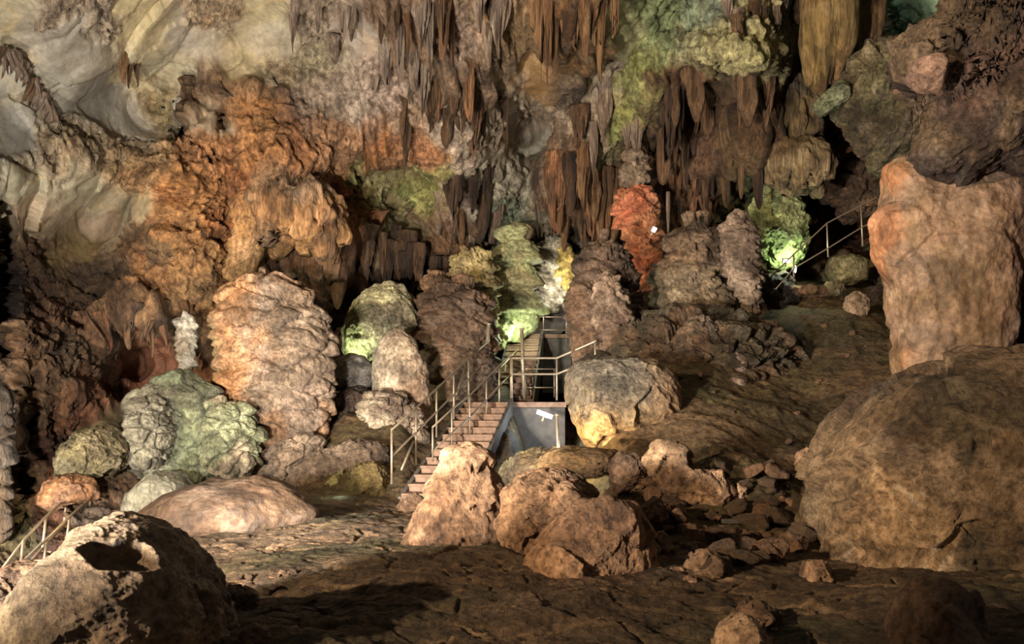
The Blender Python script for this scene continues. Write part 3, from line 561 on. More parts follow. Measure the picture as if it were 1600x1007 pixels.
boulder('split_boulder', [(779,830),(783,800),(795,772),(820,748),(850,735),(880,737),(905,752),(925,780),(940,815),(915,870),(865,885),(820,868),(796,850)], 10.3, .75, [(170,126,86), (146,108,74), (184,142,102)], 'cracked round tan boulder right of the squat stalagmite', 'rock', lvl=7, cuts=4)
boulder('broad_tan_boulder', [(824,890),(850,850),(880,820),(912,790),(950,784),(992,796),(1010,830),(1020,870),(1032,905),(1000,920),(930,926),(875,912)], 9.1, .85, [(170,124,84), (150,108,74), (182,138,98)], 'broad tan boulder in front of the cracked round one', 'rock',
        lambda p: .07*ridged(p, 1.6, 5, 5, .6)+cracks(p, .8, .05, 3)+facets(p, .5, .14, 0, 2)+.02*fbm(p, 6, 4, 3), lvl=7, cuts=3, seed=2)
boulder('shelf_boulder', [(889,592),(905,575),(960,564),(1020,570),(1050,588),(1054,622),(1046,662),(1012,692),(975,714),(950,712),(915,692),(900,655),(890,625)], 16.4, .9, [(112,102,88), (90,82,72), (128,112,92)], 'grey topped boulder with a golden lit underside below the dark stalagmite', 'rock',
        lambda p: .14*ridged(p, .9, 5, 5, .55)+facets(p, .6, .2, 0, 2), paint=both(bypx(650, 730, (196,150,82), 16.4, .85, True), bypx(1015, 1060, (176,132,86), 16.4, .7)), cuts=3, seed=4, lean=.25)  # golden lower rows and right side: lamplight from below put into the colour
boulder('dark_slope_mound', [(925,575),(955,520),(1010,496),(1080,488),(1150,498),(1200,512),(1242,540),(1236,578),(1200,622),(1140,682),(1060,700),(990,660),(940,610)], 20.6, 1.8, [(92,78,54), (76,64,46), (104,78,54)], 'dark olive brown mound beneath the stacked brown stalagmite', 'rock formation',
        lambda p: .24*ridged(p, [1.1, 1.1, 1.5], 5, 5, .6)+shingles(p, .6, .26, .05, 3)+lumps(p, .3, .08, 3), lvl=8, lean=.5)
boulder('grey_rock', [(772,768),(784,735),(808,712),(850,704),(900,700),(925,722),(900,752),(850,768)], 16.4, .7, [(120,104,84), (100,84,64), (110,100,70)], 'dull grey brown rock at the right side of the stairs under the lamp', 'rock', lvl=7)
boulder('golden_ledge', [(842,736),(855,706),(890,700),(960,708),(975,728),(930,746),(870,752)], 13.9, .5, [(160,120,66), (130,98,58)], 'flat golden brown ledge at the foot of the lamp post', 'rock', lambda p: .07*ridged(p, [1.2, 1.2, 5], 4, 5, .6), lvl=7)
boulder('mossy_rock', [(541,785),(543,745),(558,726),(585,722),(604,735),(608,785)], 16.8, .5, [(130,104,50), (112,92,44), (96,70,40)], 'mossy yellow brown rock at the left foot of the stairs', 'rock', lvl=6, box=.8)
boulder('pale_leaning_rock', [(494,786),(502,764),(522,742),(535,736),(538,752),(528,782),(510,792)], 17.0, .25, [(166,156,96), (150,140,90)], 'small pale leaning rock left of the mossy one', 'rock', r_angular(.4, 3), lvl=6)
boulder('olive_hummock', [(92,745),(105,700),(140,672),(180,668),(200,690),(196,725),(150,752)], 16.4, .8, [(112,102,66), (96,84,56)], 'olive brown hummock above the descending left stairs', 'rock', lvl=7)
boulder('orange_ledge_rock', [(55,790),(75,755),(110,740),(140,752),(150,775),(110,790),(80,800)], 15.8, .4, [(150,100,54), (120,80,46)], 'orange lit ledge rock behind the descending left stairs', 'rock', r_angular(.5, 3), lvl=6)
loft('leaning_rock', [(600,-25,12),(640,-15,22),(700,-20,18),(760,-25,12),(840,-30,8)], 14.8, .8, [(74,58,40), (60,46,32)], 'leaning brown pillar at the far left edge', 'rock formation', r_lump(.5, .16, 3), M_FLUTE)
loft('canopy_flowstone', [(288,440,478),(300,415,505),(322,400,520),(350,397,530),(380,404,531),(398,420,528)], 21.2, .75, [(178,128,70), (160,112,62), (140,104,68)], 'orange fluted flowstone canopy arching over the tan mound', 'rock formation',
     lambda p: flutes(p, 3.0, .24, 5, .07)+curtain(p, .8, .4, 3)+flutes(p, 7, .08, 5, .09)+.06*fbm(p, 3, 4, 2), M_FLUTE, st=.55, step=2.0, paint=bypx(285, 312, (132,112,92), 21.2, .6, True), rag=.55)
loft('canopy_block', [(392,450,520),(410,444,526),(430,446,524),(440,456,515)], 22.0, .6, [(128,92,64), (104,76,54)], 'brown block hanging beneath the orange canopy', 'rock formation', r_flute(2.5, .14, 4), M_FLUTE, st=.4, rag=.3)
loft('orange_shoulder', [(300,372,412),(330,362,418),(370,340,415),(410,330,400),(445,335,375),(455,345,362)], 20.9, .8, [(158,114,62), (146,100,54), (170,126,74)], 'steep orange shoulder of flowstone left of the canopy', 'rock formation', lambda p: .14*ridged(p, [1.2, 1.2, .8], 5, 3, .6)+.1*fbm(p, 1, 3, 3))
loft('block_stalagmite', [(457,1328,1350),(463,1321,1357),(482,1321,1358),(498,1328,1352)], ground_hit(1340, 494)+.2, .8, [(176,146,116), (150,120,94)], 'small pale blocky stalagmite alone on the upper slope', 'stalagmite', r_lump(.2, .07, 4))
boulder('olive_rock', [(1290,425),(1296,402),(1330,396),(1356,406),(1354,438),(1330,448),(1302,446)], 26.4, .6, [(140,124,84), (120,104,72)], 'pale olive rock under the upper railing', 'rock', r_smooth(.6, 8), lvl=6)
boulder('stone_slab', [(1218,452),(1250,447),(1300,450),(1312,458),(1290,464),(1240,462)], 24.4, .4, [(176,140,100), (140,104,74)], 'long flat tan slab below the bright green rock', 'rock', r_angular(.4, 3), lvl=6)
boulder('round_knob', [(1286,452),(1292,440),(1310,440),(1322,452),(1310,462),(1294,462)], 24.2, .3, [(120,104,70), (100,84,58)], 'round olive knob at the right end of the long flat slab', 'rock', lvl=6)
boulder('dark_hole_lump', [(1354,470),(1360,450),(1380,444),(1392,458),(1388,485),(1370,498)], 25.6, .5, [(70,50,40), (60,44,34)], 'dark round lump standing for a shaded hole behind the small blocky stalagmite', 'rock', lvl=6)  # dark lump in place of a round hole, its shade put into the colour
boulder('shade_coloured_bank', [(1190,505),(1186,470),(1200,430),(1225,425),(1240,450),(1250,490),(1235,525),(1205,520)], 24.6, .5, [(64,48,36), (52,40,32)], 'rock bank, blackened as shade, below the lamp of the bright green rock', 'rock', lvl=6)  # near-black palette puts the shadow below the lamp into the rock
loft('green_drip_curtain', [(500,772,800),(512,770,802),(530,775,796),(542,780,788)], 25.0, .5, [(170,180,120), (150,160,100)], 'ragged bright green drip curtain under the tiered column', 'rock formation', r_lump(.25, .12, 2))
boulder('small_mushroom_rock', [(1131,572),(1138,555),(1150,550),(1165,558),(1168,575),(1160,590),(1142,588)], 18.9, .3, [(150,124,108), (120,98,84)], 'small pale knob on the slope, upper of two', 'rock', r_smooth(.3, 2), lvl=6)
boulder('small_mushroom_rock', [(1134,594),(1150,585),(1166,592),(1168,608),(1158,626),(1150,618),(1140,606)], 18.2, .3, [(160,132,112), (120,98,84)], 'small pale knob on the slope, lower of two', 'rock', r_smooth(.3, 2), lvl=6)
boulder('upright_chip_rock', [(1078,655),(1082,632),(1092,622),(1104,634),(1108,650),(1100,668),(1088,664)], 16.6, .25, [(176,146,112), (150,116,84)], 'upright pale chip right of the grey topped boulder', 'rock', r_angular(.3, 2), lvl=6)
boulder('grey_low_rock', [(1060,700),(1062,655),(1085,628),(1110,640),(1130,660),(1165,672),(1150,700),(1110,708)], 17.1, .5, [(104,92,76), (90,80,66)], 'grey low rock behind the upright pale chip', 'rock', lvl=6)
boulder('ribbed_lump', [(890,625),(886,600),(892,580),(902,590),(908,615),(905,635)], 16.8, .2, [(160,120,80), (130,96,66)], 'small ribbed lump at the left shoulder of the grey topped boulder', 'rock', lvl=6)

boulder('rounded_lobe', [(200,700),(202,660),(215,630),(240,620),(262,640),(266,690),(250,722),(220,725)], 16.7, .45, [(130,124,106), (104,98,82)], 'pale knobbly lobe at the left end of the grey green mound', 'rock formation', r_lump(.3, .12, 3))
boulder('rounded_lobe', [(318,650),(345,628),(385,640),(405,680),(395,730),(360,748),(325,730)], 17.3, .45, [(140,124,98), (116,104,82), (130,134,100)], 'tan lobe between the grey green mound and the tan flowstone', 'rock formation', r_lump(.36, .14, 7))
boulder('sloping_apron', [(196,812),(205,775),(235,745),(280,740),(300,765),(285,800),(240,815)], 16.2, .5, [(98,102,92), (84,84,74), (112,108,92)], 'smooth blue grey apron at the foot of the grey green mound', 'rock formation', lambda p: .1*ridged(p, [1.5, 1.5, 1], 4, 3)+lumps(p, .3, .05, 3), smooth=.4)
boulder('rounded_lobe', [(400,760),(405,715),(440,690),(490,680),(505,700),(480,735),(440,762)], 18.0, .4, [(134,112,92), (114,96,80)], 'grey brown lobe at the lower right foot of the tan flowstone', 'rock formation', r_lump(.4, .1, 9))
boulder('brown_bank', [(430,770),(470,735),(520,700),(560,690),(600,700),(612,740),(560,755),(500,772)], 17.6, .5, [(104,84,66), (88,70,54)], 'dull brown sloping bank above the mossy rock', 'rock', r_boulder(.9, 4), lvl=7)
boulder('brown_knob_rock', [(690,470),(665,460),(660,440),(672,425),(692,430),(700,450)], 23.4, .4, [(128,96,68), (104,78,56)], 'rounded brown knob on top of the brown layered mound', 'rock', r_lump(.3, .1, 4), lvl=6)
boulder('brown_cleft_rock', [(720,560),(760,545),(775,575),(770,620),(735,640),(712,610)], 22.0, .5, [(94,72,54), (80,60,46)], 'shadowed brown rock behind the tall steel pole', 'rock', r_lump(.35, .12, 5), lvl=7)
boulder('small_ledge_rock', [(1060,520),(1085,500),(1120,505),(1128,530),(1100,548),(1070,545)], 19.4, .4, [(126,102,78), (104,84,64)], 'pale brown lump near the top of the dark olive mound', 'rock', r_lump(.25, .1, 5), lvl=6)
# ------------------------------------------------------------------ rubble
RUB = [  # outline in photo columns/rows, depth (m), colours, label
 ([(1005,722),(1028,690),(1062,698),(1082,730),(1112,735),(1142,762),(1150,790),(1120,802),(1084,792),(1050,776),(1022,748)], .5, 'large angular tan rock at the top of the rubble'),
 ([(1112,737),(1128,735),(1136,760),(1142,785),(1132,800),(1120,790),(1110,765)], .2, 'tall narrow tan chip at the right of the large angular rock'),
 ([(1148,772),(1154,757),(1168,764),(1167,780),(1155,783)], .15, 'small tan chip right of the tall narrow one'),
 ([(1208,788),(1222,778),(1250,784),(1257,793),(1232,797)], .25, 'long flat pale stone alone on the earth slope'),
 ([(1046,800),(1060,796),(1072,812),(1092,832),(1078,836),(1062,824)], .14, 'thin slab leaning in the shadow of the rubble'),
 ([(1024,836),(1036,830),(1046,845),(1056,866),(1052,877),(1040,868),(1030,850)], .14, 'narrow pale sliver beside the broad tan boulder'),
 ([(1070,884),(1084,868),(1105,861),(1122,868),(1150,896),(1140,906),(1095,906),(1074,900)], .35, 'wedge shaped pale rock, the largest at the front of the rubble'),
 ([(1044,900),(1050,890),(1066,889),(1072,899),(1060,905)], .12, 'little rounded pale stone left of the wedge shaped rock'),
 ([(1170,872),(1180,852),(1205,842),(1230,846),(1232,862),(1210,876),(1188,886)], .25, 'reddish tan stone right of the wedge shaped rock'),
 ([(1076,842),(1090,828),(1130,825),(1184,832),(1190,846),(1150,854),(1100,852)], .35, 'long flat dull brown slab in the middle of the rubble'),
 ([(1106,816),(1112,803),(1126,801),(1132,812),(1120,822)], .12, 'small brown stone above the long flat slab'),
 ([(1068,910),(1074,902),(1088,904),(1092,914),(1078,918)], .1, 'tiny tan stone in front of the wedge shaped rock'),
 ([(968,772),(972,752),(986,747),(996,758),(992,774)], .14, 'small pale stone in the dark pocket behind the broad boulder'),
 ([(988,764),(996,746),(1012,742),(1026,752),(1022,766)], .18, 'brown stone in the dark pocket right of the small pale one'),
 ([(955,765),(952,725),(968,708),(995,712),(1012,735),(1008,768),(980,778)], .35, 'dark brown rock at the back of the dark pocket'),
 ([(1000,820),(1004,790),(1024,778),(1046,790),(1050,818),(1030,836)], .3, 'shadowed brown rock between the broad boulder and the leaning slab'),
 ([(1060,870),(1064,850),(1086,846),(1104,856),(1096,868)], .2, 'dull stone between the long slab and the wedge shaped rock'),
 ([(1242,735),(1246,708),(1262,698),(1280,712),(1278,738),(1260,744)], .2, 'clump of rough stones high on the earth slope'),
 ([(1114,1015),(1130,978),(1165,963),(1196,984),(1208,1020),(1160,1040)], .3, 'pale stone cut by the bottom edge of the picture'),
 ([(1412,1060),(1425,990),(1442,930),(1478,906),(1520,930),(1530,1060)], .6, 'dark rounded rock at the bottom in front of the huge right boulder'),
 ([(1150,975),(1160,950),(1190,944),(1220,960),(1224,985),(1200,990)], .3, 'dark brown stone behind the pale one at the bottom edge'),
 ([(1255,905),(1262,880),(1285,876),(1300,895),(1292,915),(1268,918)], .3, 'tan stone at the left foot of the huge right boulder'),
 ([(370,1015),(378,985),(400,975),(420,985),(425,1010)], .15, 'orange brown stone on the paving right of the bottom left boulder'),
 ([(325,950),(335,925),(365,915),(400,930),(405,955),(360,965)], .25, 'low brown stone beside the right flank of the bottom left boulder'),
 ([(430,905),(440,893),(462,892),(470,904),(450,910)], .12, 'small flat stone on the paving near the low brown stone'),
 ([(0,920),(-10,900),(20,880),(60,890),(80,930),(40,960),(0,950)], .5, 'brown rock at the foot of the descending left stairs'),
 ([(1305,680),(1318,650),(1345,632),(1365,640),(1350,665),(1325,690)], .3, 'knotty brown rock at the upper left of the huge right boulder'),
 ([(620,800),(628,778),(650,770),(668,785),(664,806)], .2, 'dark stone between the stair foot and the squat stalagmite'),
 ([(745,690),(752,678),(768,682),(772,696),(756,702)], .1, 'small stone on the stair edge'),
]
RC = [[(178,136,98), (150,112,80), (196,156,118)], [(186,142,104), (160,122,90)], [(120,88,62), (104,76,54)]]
for k, (pts, d, lab) in enumerate(RUB):
    a = np.array(pts); cx = a[:, 0].mean(); by = a[:, 1].max()
    Y = ground_hit(cx, by-2)+d*.4; r = np.ptp(a[:, 0])*Y/FPX/2
    dk = any(w in lab for w in ('dark', 'dull', 'shadow', 'brown stone', 'low brown', 'brown rock'))  # stones in shadow also take the darker palette, shade put into their colour
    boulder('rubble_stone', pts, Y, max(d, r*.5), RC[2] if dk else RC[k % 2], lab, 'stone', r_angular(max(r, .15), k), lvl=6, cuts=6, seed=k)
# scattered small stones: one of each shape, then copies
rs = random.Random(4)
protos = []
for k in range(5):
    V, F = ico(4); V = V*1.0; g = np.random.RandomState(k)
    for j in range(11):
        n = g.normal(size=3); n /= np.linalg.norm(n); t = V@n; f = np.where(t > .5, t-.5, 0); V = V-f[:, None]*n
    V = V*[1, .8, .75]*1.3; V[:, 2] += .45
    V = V+ (V*(0.12*fbm(V, 2, 3, k*5))[:, None])
    c = palette(V, [(150,108,72), (130,94,64)] if k % 2 else [(112,84,58), (96,74,52)], 2, k)
    protos.append(newmesh('pebble', V, F, desat(c, .8), M_ROCK, False))
def pebble(x, y, sc, lab, grp, sink=.15):
    z = float(ground_z(np.array([x]), np.array([y]))[0])
    o = link('pebble', protos[rs.randrange(5)], None, (x, y, z-sink*sc)); o.scale = (sc*rs.uniform(.8, 1.3), sc, sc*rs.uniform(.7, 1.1)); o.rotation_euler = (rs.uniform(-.4, .4), rs.uniform(-.4, .4), rs.uniform(0, 6.3))
    tag(o, lab, 'stone', grp)
for k in range(80):
    px = rs.uniform(1010, 1270); py = rs.uniform(740, 910); Y = ground_hit(px, py)
    pebble((px-800)/FPX*Y, Y, rs.uniform(.04, .20), 'small loose stone among the tan rubble at centre right', 'small stones of the rubble', -.3)
for k in range(40):
    px = rs.uniform(1060, 1400); py = rs.uniform(500, 760); Y = ground_hit(px, py)
    pebble((px-800)/FPX*Y, Y, rs.uniform(.03, .10), 'small loose stone on the bare earth slope', 'small stones on the earth slope', -.3)
for k in range(26):
    px = rs.uniform(330, 520); py = rs.uniform(850, 990); Y = ground_hit(px, py)
    pebble((px-800)/FPX*Y, Y, rs.uniform(.02, .07), 'small loose stone on the paving beside the bottom left boulder', 'small stones on the left paving', -.3)

# ------------------------------------------------------------------ stalactites: prototypes, then copies
def stal_mesh(seed, cols, nz=70, m=56, tip=.12, lump=.12, ragged=False):
    t = np.linspace(0, 1, nz); th = np.linspace(0, 2*np.pi, m, endpoint=False); g = np.random.RandomState(seed)
    w = (1-t)**.38*(1-tip)+tip*(1-t**6)
    w = w*(1+.12*np.sin(t*g.uniform(6, 12)+g.uniform(0, 6))); w[-1] = .01
    X = w[:, None]*np.cos(th); Yy = w[:, None]*np.sin(th); Z = -np.repeat(t[:, None], m, 1)
    if ragged:
        xc = np.cos(th)*2.2+np.sign(np.sin(th))*9; L = .5+.5*np.abs(noise(np.stack([xc, 0*xc, 0*xc], 1), 1.3, seed))*2.2; Z = Z*np.clip(L, .4, 1)[None, :]
    bx = .25*np.sin(t*g.uniform(2, 5)+g.uniform(0, 6))*t; X = X+bx[:, None]
    V = np.stack([X, Yy, Z], 2).reshape(-1, 3)
    r = np.stack([np.cos(th)*np.ones((nz, 1)), np.sin(th)*np.ones((nz, 1)), 0*Z], 2).reshape(-1, 3)
    q = np.stack([V[:, 0], V[:, 1], V[:, 2]*5], 1)
    h = .40*ridged(q, [1.7, 1.7, .2], 4, seed*7, .65)+lump*ridged(q, [1.5, 1.5, 1.8], 3, seed*5)
    V2 = V+r*(h*w.repeat(m))[:, None]*.9
    I = np.arange(nz*m).reshape(nz, m); J = np.roll(I, -1, 1); F = np.stack([I[:-1], I[1:], J[1:], J[:-1]], -1).reshape(-1, 4)
    c = palette(q, cols, .9, seed*3, .4); c = streaks(q, c, seed, .6, 1.3)
    return newmesh('stalactite', V2, F, np.clip(desat(c*(1+.3*fbm(q, 2, 3, seed))[:, None], .76), .003, .7), M_FLUTE)
PAL = {'ochre': [(150,104,56), (128,86,46), (168,122,70)], 'brown': [(116,84,54), (96,70,46), (136,98,62)], 'dark': [(82,60,44), (66,50,38), (100,72,50)], 'pink': [(166,138,118), (140,112,92), (182,156,134)], 'orange': [(176,118,68), (156,98,54), (120,84,54)]}
SM = {k: [stal_mesh(10*i+j, c, ragged=j > 1) for j in range(6)] for i, (k, c) in enumerate(PAL.items())}
rs = random.Random(11); _first = {}
def stalactite(px, top, bot, wpx, pal, label, group=None, dy=-.35, Y=None, tilt=0, name='stalactite'):
    if Y is None: Y = float(base_depth(px, (top*.6+bot*.4)))+dy
    c = P(px, top, Y); L = (bot-top)/FPX*Y; w = wpx/FPX*Y/2
    if name not in _first: _first[name] = o = link(name, SM[pal][rs.randrange(6)])
    else: o = _first[name].copy(); COL.objects.link(o); o.data = SM[pal][rs.randrange(6)]
    o.location = c; o.scale = (w, w, L*1.02); o.rotation_euler = (0, tilt, rs.uniform(-.5, .5)+rs.choice([0, 3.14]))
    for k in list(o.keys()): del o[k]
    tag(o, label, 'stalactite', group)
def scatter(n, x0, x1, y0, y1, l0, l1, w0, w1, pals, label, group, dy=-.35, line=None, tilt=0):
    for k in range(n):
        x = x0+(x1-x0)*(k+rs.random())/n; y = rs.uniform(y0, y1) if line is None else line(x)+rs.uniform(-6, 6)
        L = rs.uniform(l0, l1)
        stalactite(x, y, y+L, rs.uniform(w0, w1)*(.7+.5*(L/l1)), rs.choice(pals), label, group, dy, tilt=tilt+rs.uniform(-.02, .02))
# the great cluster at the top
for px, top, bot, w, lab in [(838,-40,70,22,'leftmost'),(846,-60,128,26,'second thick'),(866,-60,118,16,'second narrow'),(856,-50,132,14,'pointed'),(882,-40,62,18,'short'),(900,-50,104,22,'middle'),(914,-60,90,18,'stout'),(926,-50,52,20,'stubby'),(940,-60,140,17,'longest thin'),(930,-60,70,18,'broad'),(956,-60,58,18,'right'),(964,-60,54,12,'rightmost')]:
    stalactite(px, top, bot, w*1.15, 'ochre', f'{lab} ochre fluted stalactite of the great cluster at top centre', None, 0, 20.3+rs.uniform(-.3, .3))
scatter(24, 596, 790, -50, 120, 60, 190, 10, 36, ['brown', 'pink', 'pink', 'pink', 'orange'], 'ragged brown stalactite on the wall left of the great cluster', 'stalactites left of the great cluster')
scatter(9, 620, 780, 100, 170, 50, 100, 10, 28, ['brown', 'pink'], 'small lower stalactite on the wall left of the great cluster', 'lower stalactites left of the great cluster')
scatter(46, 1036, 1215, 60, 130, 90, 220, 10, 34, ['brown', 'brown', 'dark'], 'long brown stalactite of the dense curtain at right of centre', 'stalactites of the right hand curtain')
scatter(16, 1040, 1120, 240, 280, 50, 110, 9, 18, ['brown', 'dark', 'orange'], 'short brown stalactite below the dense right hand curtain', 'stalactites under the right hand curtain')
scatter(14, 686, 775, 235, 330, 60, 130, 12, 24, ['brown', 'pink', 'dark'], 'brown dripstone blade above the yellowish tiers', 'dripstones above the yellowish tiers')
scatter(18, 862, 1000, 225, 310, 60, 130, 12, 28, ['brown', 'orange', 'dark', 'ochre'], 'brown dripstone blade above the tall dark stalagmite', 'dripstones above the dark stalagmite', -.6)
scatter(7, 880, 1030, 120, 200, 50, 100, 10, 20, ['brown', 'pink'], 'small stalactite beneath the great cluster', 'stalactites beneath the great cluster')
for px, top, bot, w, lab in [(193,64,130,11,'left'),(204,68,138,10,'middle'),(213,78,136,9,'right')]:
    stalactite(px, top, bot, w*1.3, 'ochre' if lab == 'left' else 'brown', f'{lab} of the three short stalactites on the pale upper left wall', None, -.5)
scatter(30, 2, 92, 0, 0, 28, 44, 5, 9, ['pink', 'pink', 'brown'], 'small slanting stalactite of the curved row at the upper left edge', 'curved row of small stalactites', -.5, line=lambda x: 78+.02*x*x-.3*x+.0*x if x < 60 else 132+(x-60)*1.7, tilt=-.35)
scatter(22, 405, 522, 0, 0, 34, 80, 7, 13, ['orange', 'orange', 'brown'], 'thin stalactite of the fringe under the orange canopy', 'fringe of the orange canopy', 0, line=lambda x: 340+.004*(x-463)**2)
scatter(13, 520, 640, 345, 400, 60, 120, 12, 24, ['dark', 'brown'], 'dark dripstone blade in the shadow behind the tan mound', 'dark dripstones behind the tan mound', -.7)
scatter(12, 285, 460, 120, 140, 40, 75, 12, 24, ['brown', 'orange'], 'brown blade around the two hollow alcoves at upper left', 'blades of the upper left alcoves', .1)
scatter(12, 150, 290, 0, 0, 40, 90, 9, 18, ['brown', 'orange', 'dark'], 'brown dripstone blade above the bare red bank at left', 'dripstones above the red bank', -.3, line=lambda x: 470+.1*(290-x), tilt=.2)
scatter(7, 440, 590, -20, 100, 40, 90, 10, 22, ['pink'], 'small greyish stalactite on the pinkish upper wall', 'stalactites on the pinkish upper wall')
scatter(9, 1120, 1270, -30, 30, 40, 80, 10, 20, ['pink', 'brown'], 'small stalactite on the pale yellowish wall at upper right', 'stalactites on the pale upper right wall')
scatter(6, 620, 720, 380, 420, 40, 80, 9, 16, ['brown', 'dark'], 'small brown stalactite above the brown layered mound', 'stalactites above the brown mound', -1.2)
# light calcite strips beside the orange column
stalactite(1044, 300, 372, 5, 'pink', 'thin white calcite strip in the black gap beside the orange column', None, 0, 25.0, name='calcite_strip')
# ------------------------------------------------------------------ metal and concrete
def plain(name, col, rough, metal=0, noise_s=20, amt=.35, bump=.2):
    m = bpy.data.materials.new(name); m.use_nodes = True; nt = m.node_tree; N = nt.nodes; L = nt.links; bs = N['Principled BSDF']
    tc = N.new('ShaderNodeTexCoord'); n = N.new('ShaderNodeTexNoise'); n.inputs['Scale'].default_value = noise_s; n.inputs['Detail'].default_value = 7
    L.new(tc.outputs['Object'], n.inputs['Vector']); r = N.new('ShaderNodeValToRGB'); c = lin(col)
    r.color_ramp.elements[0].color = (*(c*(1-amt)), 1); r.color_ramp.elements[1].color = (*np.clip(c*(1+amt), 0, 1), 1); r.color_ramp.elements[0].position = .35; r.color_ramp.elements[1].position = .65
    L.new(n.outputs['Fac'], r.inputs[0]); L.new(r.outputs[0], bs.inputs['Base Color'])
    bs.inputs['Roughness'].default_value = rough; bs.inputs['Metallic'].default_value = metal
    b = N.new('ShaderNodeBump'); b.inputs['Strength'].default_value = bump; b.inputs['Distance'].default_value = .02; L.new(n.outputs['Fac'], b.inputs['Height']); L.new(b.outputs[0], bs.inputs['Normal'])
    return m
M_STEEL = plain('galvanised_steel', (152,138,118), .45, .55, 30, .2, .05)
M_CONC = plain('worn_concrete', (112,86,68), .75, 0, 9, .25, .3)
M_CONC2 = plain('grey_concrete', (74,68,62), .8, 0, 5, .25, .3)
M_BLACK = plain('black_housing', (30,29,28), .4, .3, 30, .2, .05)
def emat(name, col, e):
    m = bpy.data.materials.new(name); m.use_nodes = True; bs = m.node_tree.nodes['Principled BSDF']
    bs.inputs['Emission Color'].default_value = (*col, 1); bs.inputs['Emission Strength'].default_value = e; bs.inputs['Base Color'].default_value = (.8, .8, .8, 1); return m
M_GLOW = emat('lamp_glass_cool', (.86, .93, 1), 14); M_GLOWW = emat('lamp_glass_white', (1, .98, .92), 10)

def tube_geo(pts, r, m=10):
    pts = [np.array(p, float) for p in pts]; n = len(pts); V = []; F = []
    for k in range(n):
        d = pts[min(k+1, n-1)]-pts[max(k-1, 0)]; d /= np.linalg.norm(d)
        u = np.cross(d, [0, 0, 1] if abs(d[2]) < .9 else [1, 0, 0]); u /= np.linalg.norm(u); v = np.cross(d, u)
        for j in range(m): a = 2*math.pi*j/m; V.append(pts[k]+r*(u*math.cos(a)+v*math.sin(a)))
    for k in range(n-1):
        for j in range(m): F.append([k*m+j, k*m+(j+1) % m, (k+1)*m+(j+1) % m, (k+1)*m+j])
    c0 = len(V); V.append(pts[0]); V.append(pts[-1])
    for j in range(m): F.append([j, c0, c0, (j+1) % m][:3]+[(j+1) % m]); F.append([(n-1)*m+j, (n-1)*m+(j+1) % m, c0+1, c0+1])
    return V, F
def mesh_raw(name, V, F, mat, smooth=True):
    me = bpy.data.meshes.new(name); F2 = [tuple(dict.fromkeys(f)) for f in F]; F2 = [f for f in F2 if len(f) > 2]
    me.from_pydata([tuple(v) for v in V], [], F2); me.materials.append(mat)
    if smooth: me.polygons.foreach_set('use_smooth', np.ones(len(F2), bool))
    bm = bmesh.new(); bm.from_mesh(me); bmesh.ops.recalc_face_normals(bm, faces=bm.faces); bm.to_mesh(me); bm.free()
    return me
def child(name, V, F, mat, parent, smooth=True, bevel=0):
    V = np.array([tuple(v) for v in V]); c = (V.min(0)+V.max(0))/2; w = np.array(parent.location)
    o = link(name, mesh_raw(name, V-c, F, mat, smooth), parent, tuple(c-w))
    if bevel: b = o.modifiers.new('b', 'BEVEL'); b.width = bevel; b.segments = 2
    return o
def box_geo(lo, hi):
    x0, y0, z0 = lo; x1, y1, z1 = hi
    V = [(x0,y0,z0),(x1,y0,z0),(x1,y1,z0),(x0,y1,z0),(x0,y0,z1),(x1,y0,z1),(x1,y1,z1),(x0,y1,z1)]
    return V, [(0,3,2,1),(4,5,6,7),(0,1,5,4),(1,2,6,5),(2,3,7,6),(3,0,4,7)]
def railing(name, label, lines, posts, group=None, r=.022, rp=.022, loc=None):
    """lines: polylines of world points (hand rail first); posts: (foot, head)"""
    foot = posts[0][0] if posts else lines[0][1][0]
    e = empty(name, tuple(loc if loc is not None else foot)); tag(e, label, 'railing', group)
    for nm, pts in lines: child(nm, *tube_geo(pts, r), M_STEEL, e)
    for f, h in posts: child('post', *tube_geo([f, h], rp), M_STEEL, e)
    return e
# main flight
A = np.array([-1.42, 16.0, 0.0]); B = np.array([-0.56, 21.5, 1.86]); NS = 13
def stairs(name, label, A, B, ns, wid0, wid1, parentless=True, thick=.16):
    e = empty(name, tuple(A)); tag(e, label, 'stairs')
    d = (B-A); h = np.array([d[0], d[1], 0])/np.hypot(d[0], d[1]); s = np.array([h[1], -h[0], 0]); run = np.hypot(d[0], d[1])/ns; rise = d[2]/ns
    for k in range(ns):
        w = wid0+(wid1-wid0)*k/ns; c0 = A+h*run*k; c1 = c0+h*(run+.05); zt = A[2]+rise*(k+1)
        V = []
        for z in (zt-.045, zt):
            for c in (c0-h*.03, c1):
                for sg in (-1, 1): q = c+s*sg*w/2; V.append((q[0], q[1], z))
        F = [(0,1,3,2),(4,6,7,5),(0,4,5,1),(2,3,7,6),(0,2,6,4),(1,5,7,3)]
        st = child('step', V, F, M_CONC, e, False, .006)
        V = []
        for z in (zt-rise-.12, zt-.045):
            for c in (c0+h*.012, c1):
                for sg in (-1, 1): q = c+s*sg*(w/2-.01); V.append((q[0], q[1], z))
        rz = child('riser', V, F, M_CONC, e, False)
    # sloping concrete sides
    for sg, nm in ((-1, 'left_curb'), (1, 'right_curb')):
        V = []
        for t, w in ((0, wid0), (1, wid1)):
            c = A+d*t+s*sg*(w/2+.03)
            for o in (-.04, .04):
                for z in (-.8, .10): q = c+s*o; V.append((q[0], q[1], c[2]+z-(0 if t else .02)))
        F = [(0,1,3,2),(4,6,7,5),(0,4,5,1),(2,3,7,6),(0,2,6,4),(1,5,7,3)]
        child('curb', V, F, M_CONC2, e, False)
    return e, h, s
main, h1, s1 = stairs('staircase', 'concrete staircase climbing from the paved floor to the landing', A, B, NS, 1.18, 1.06)
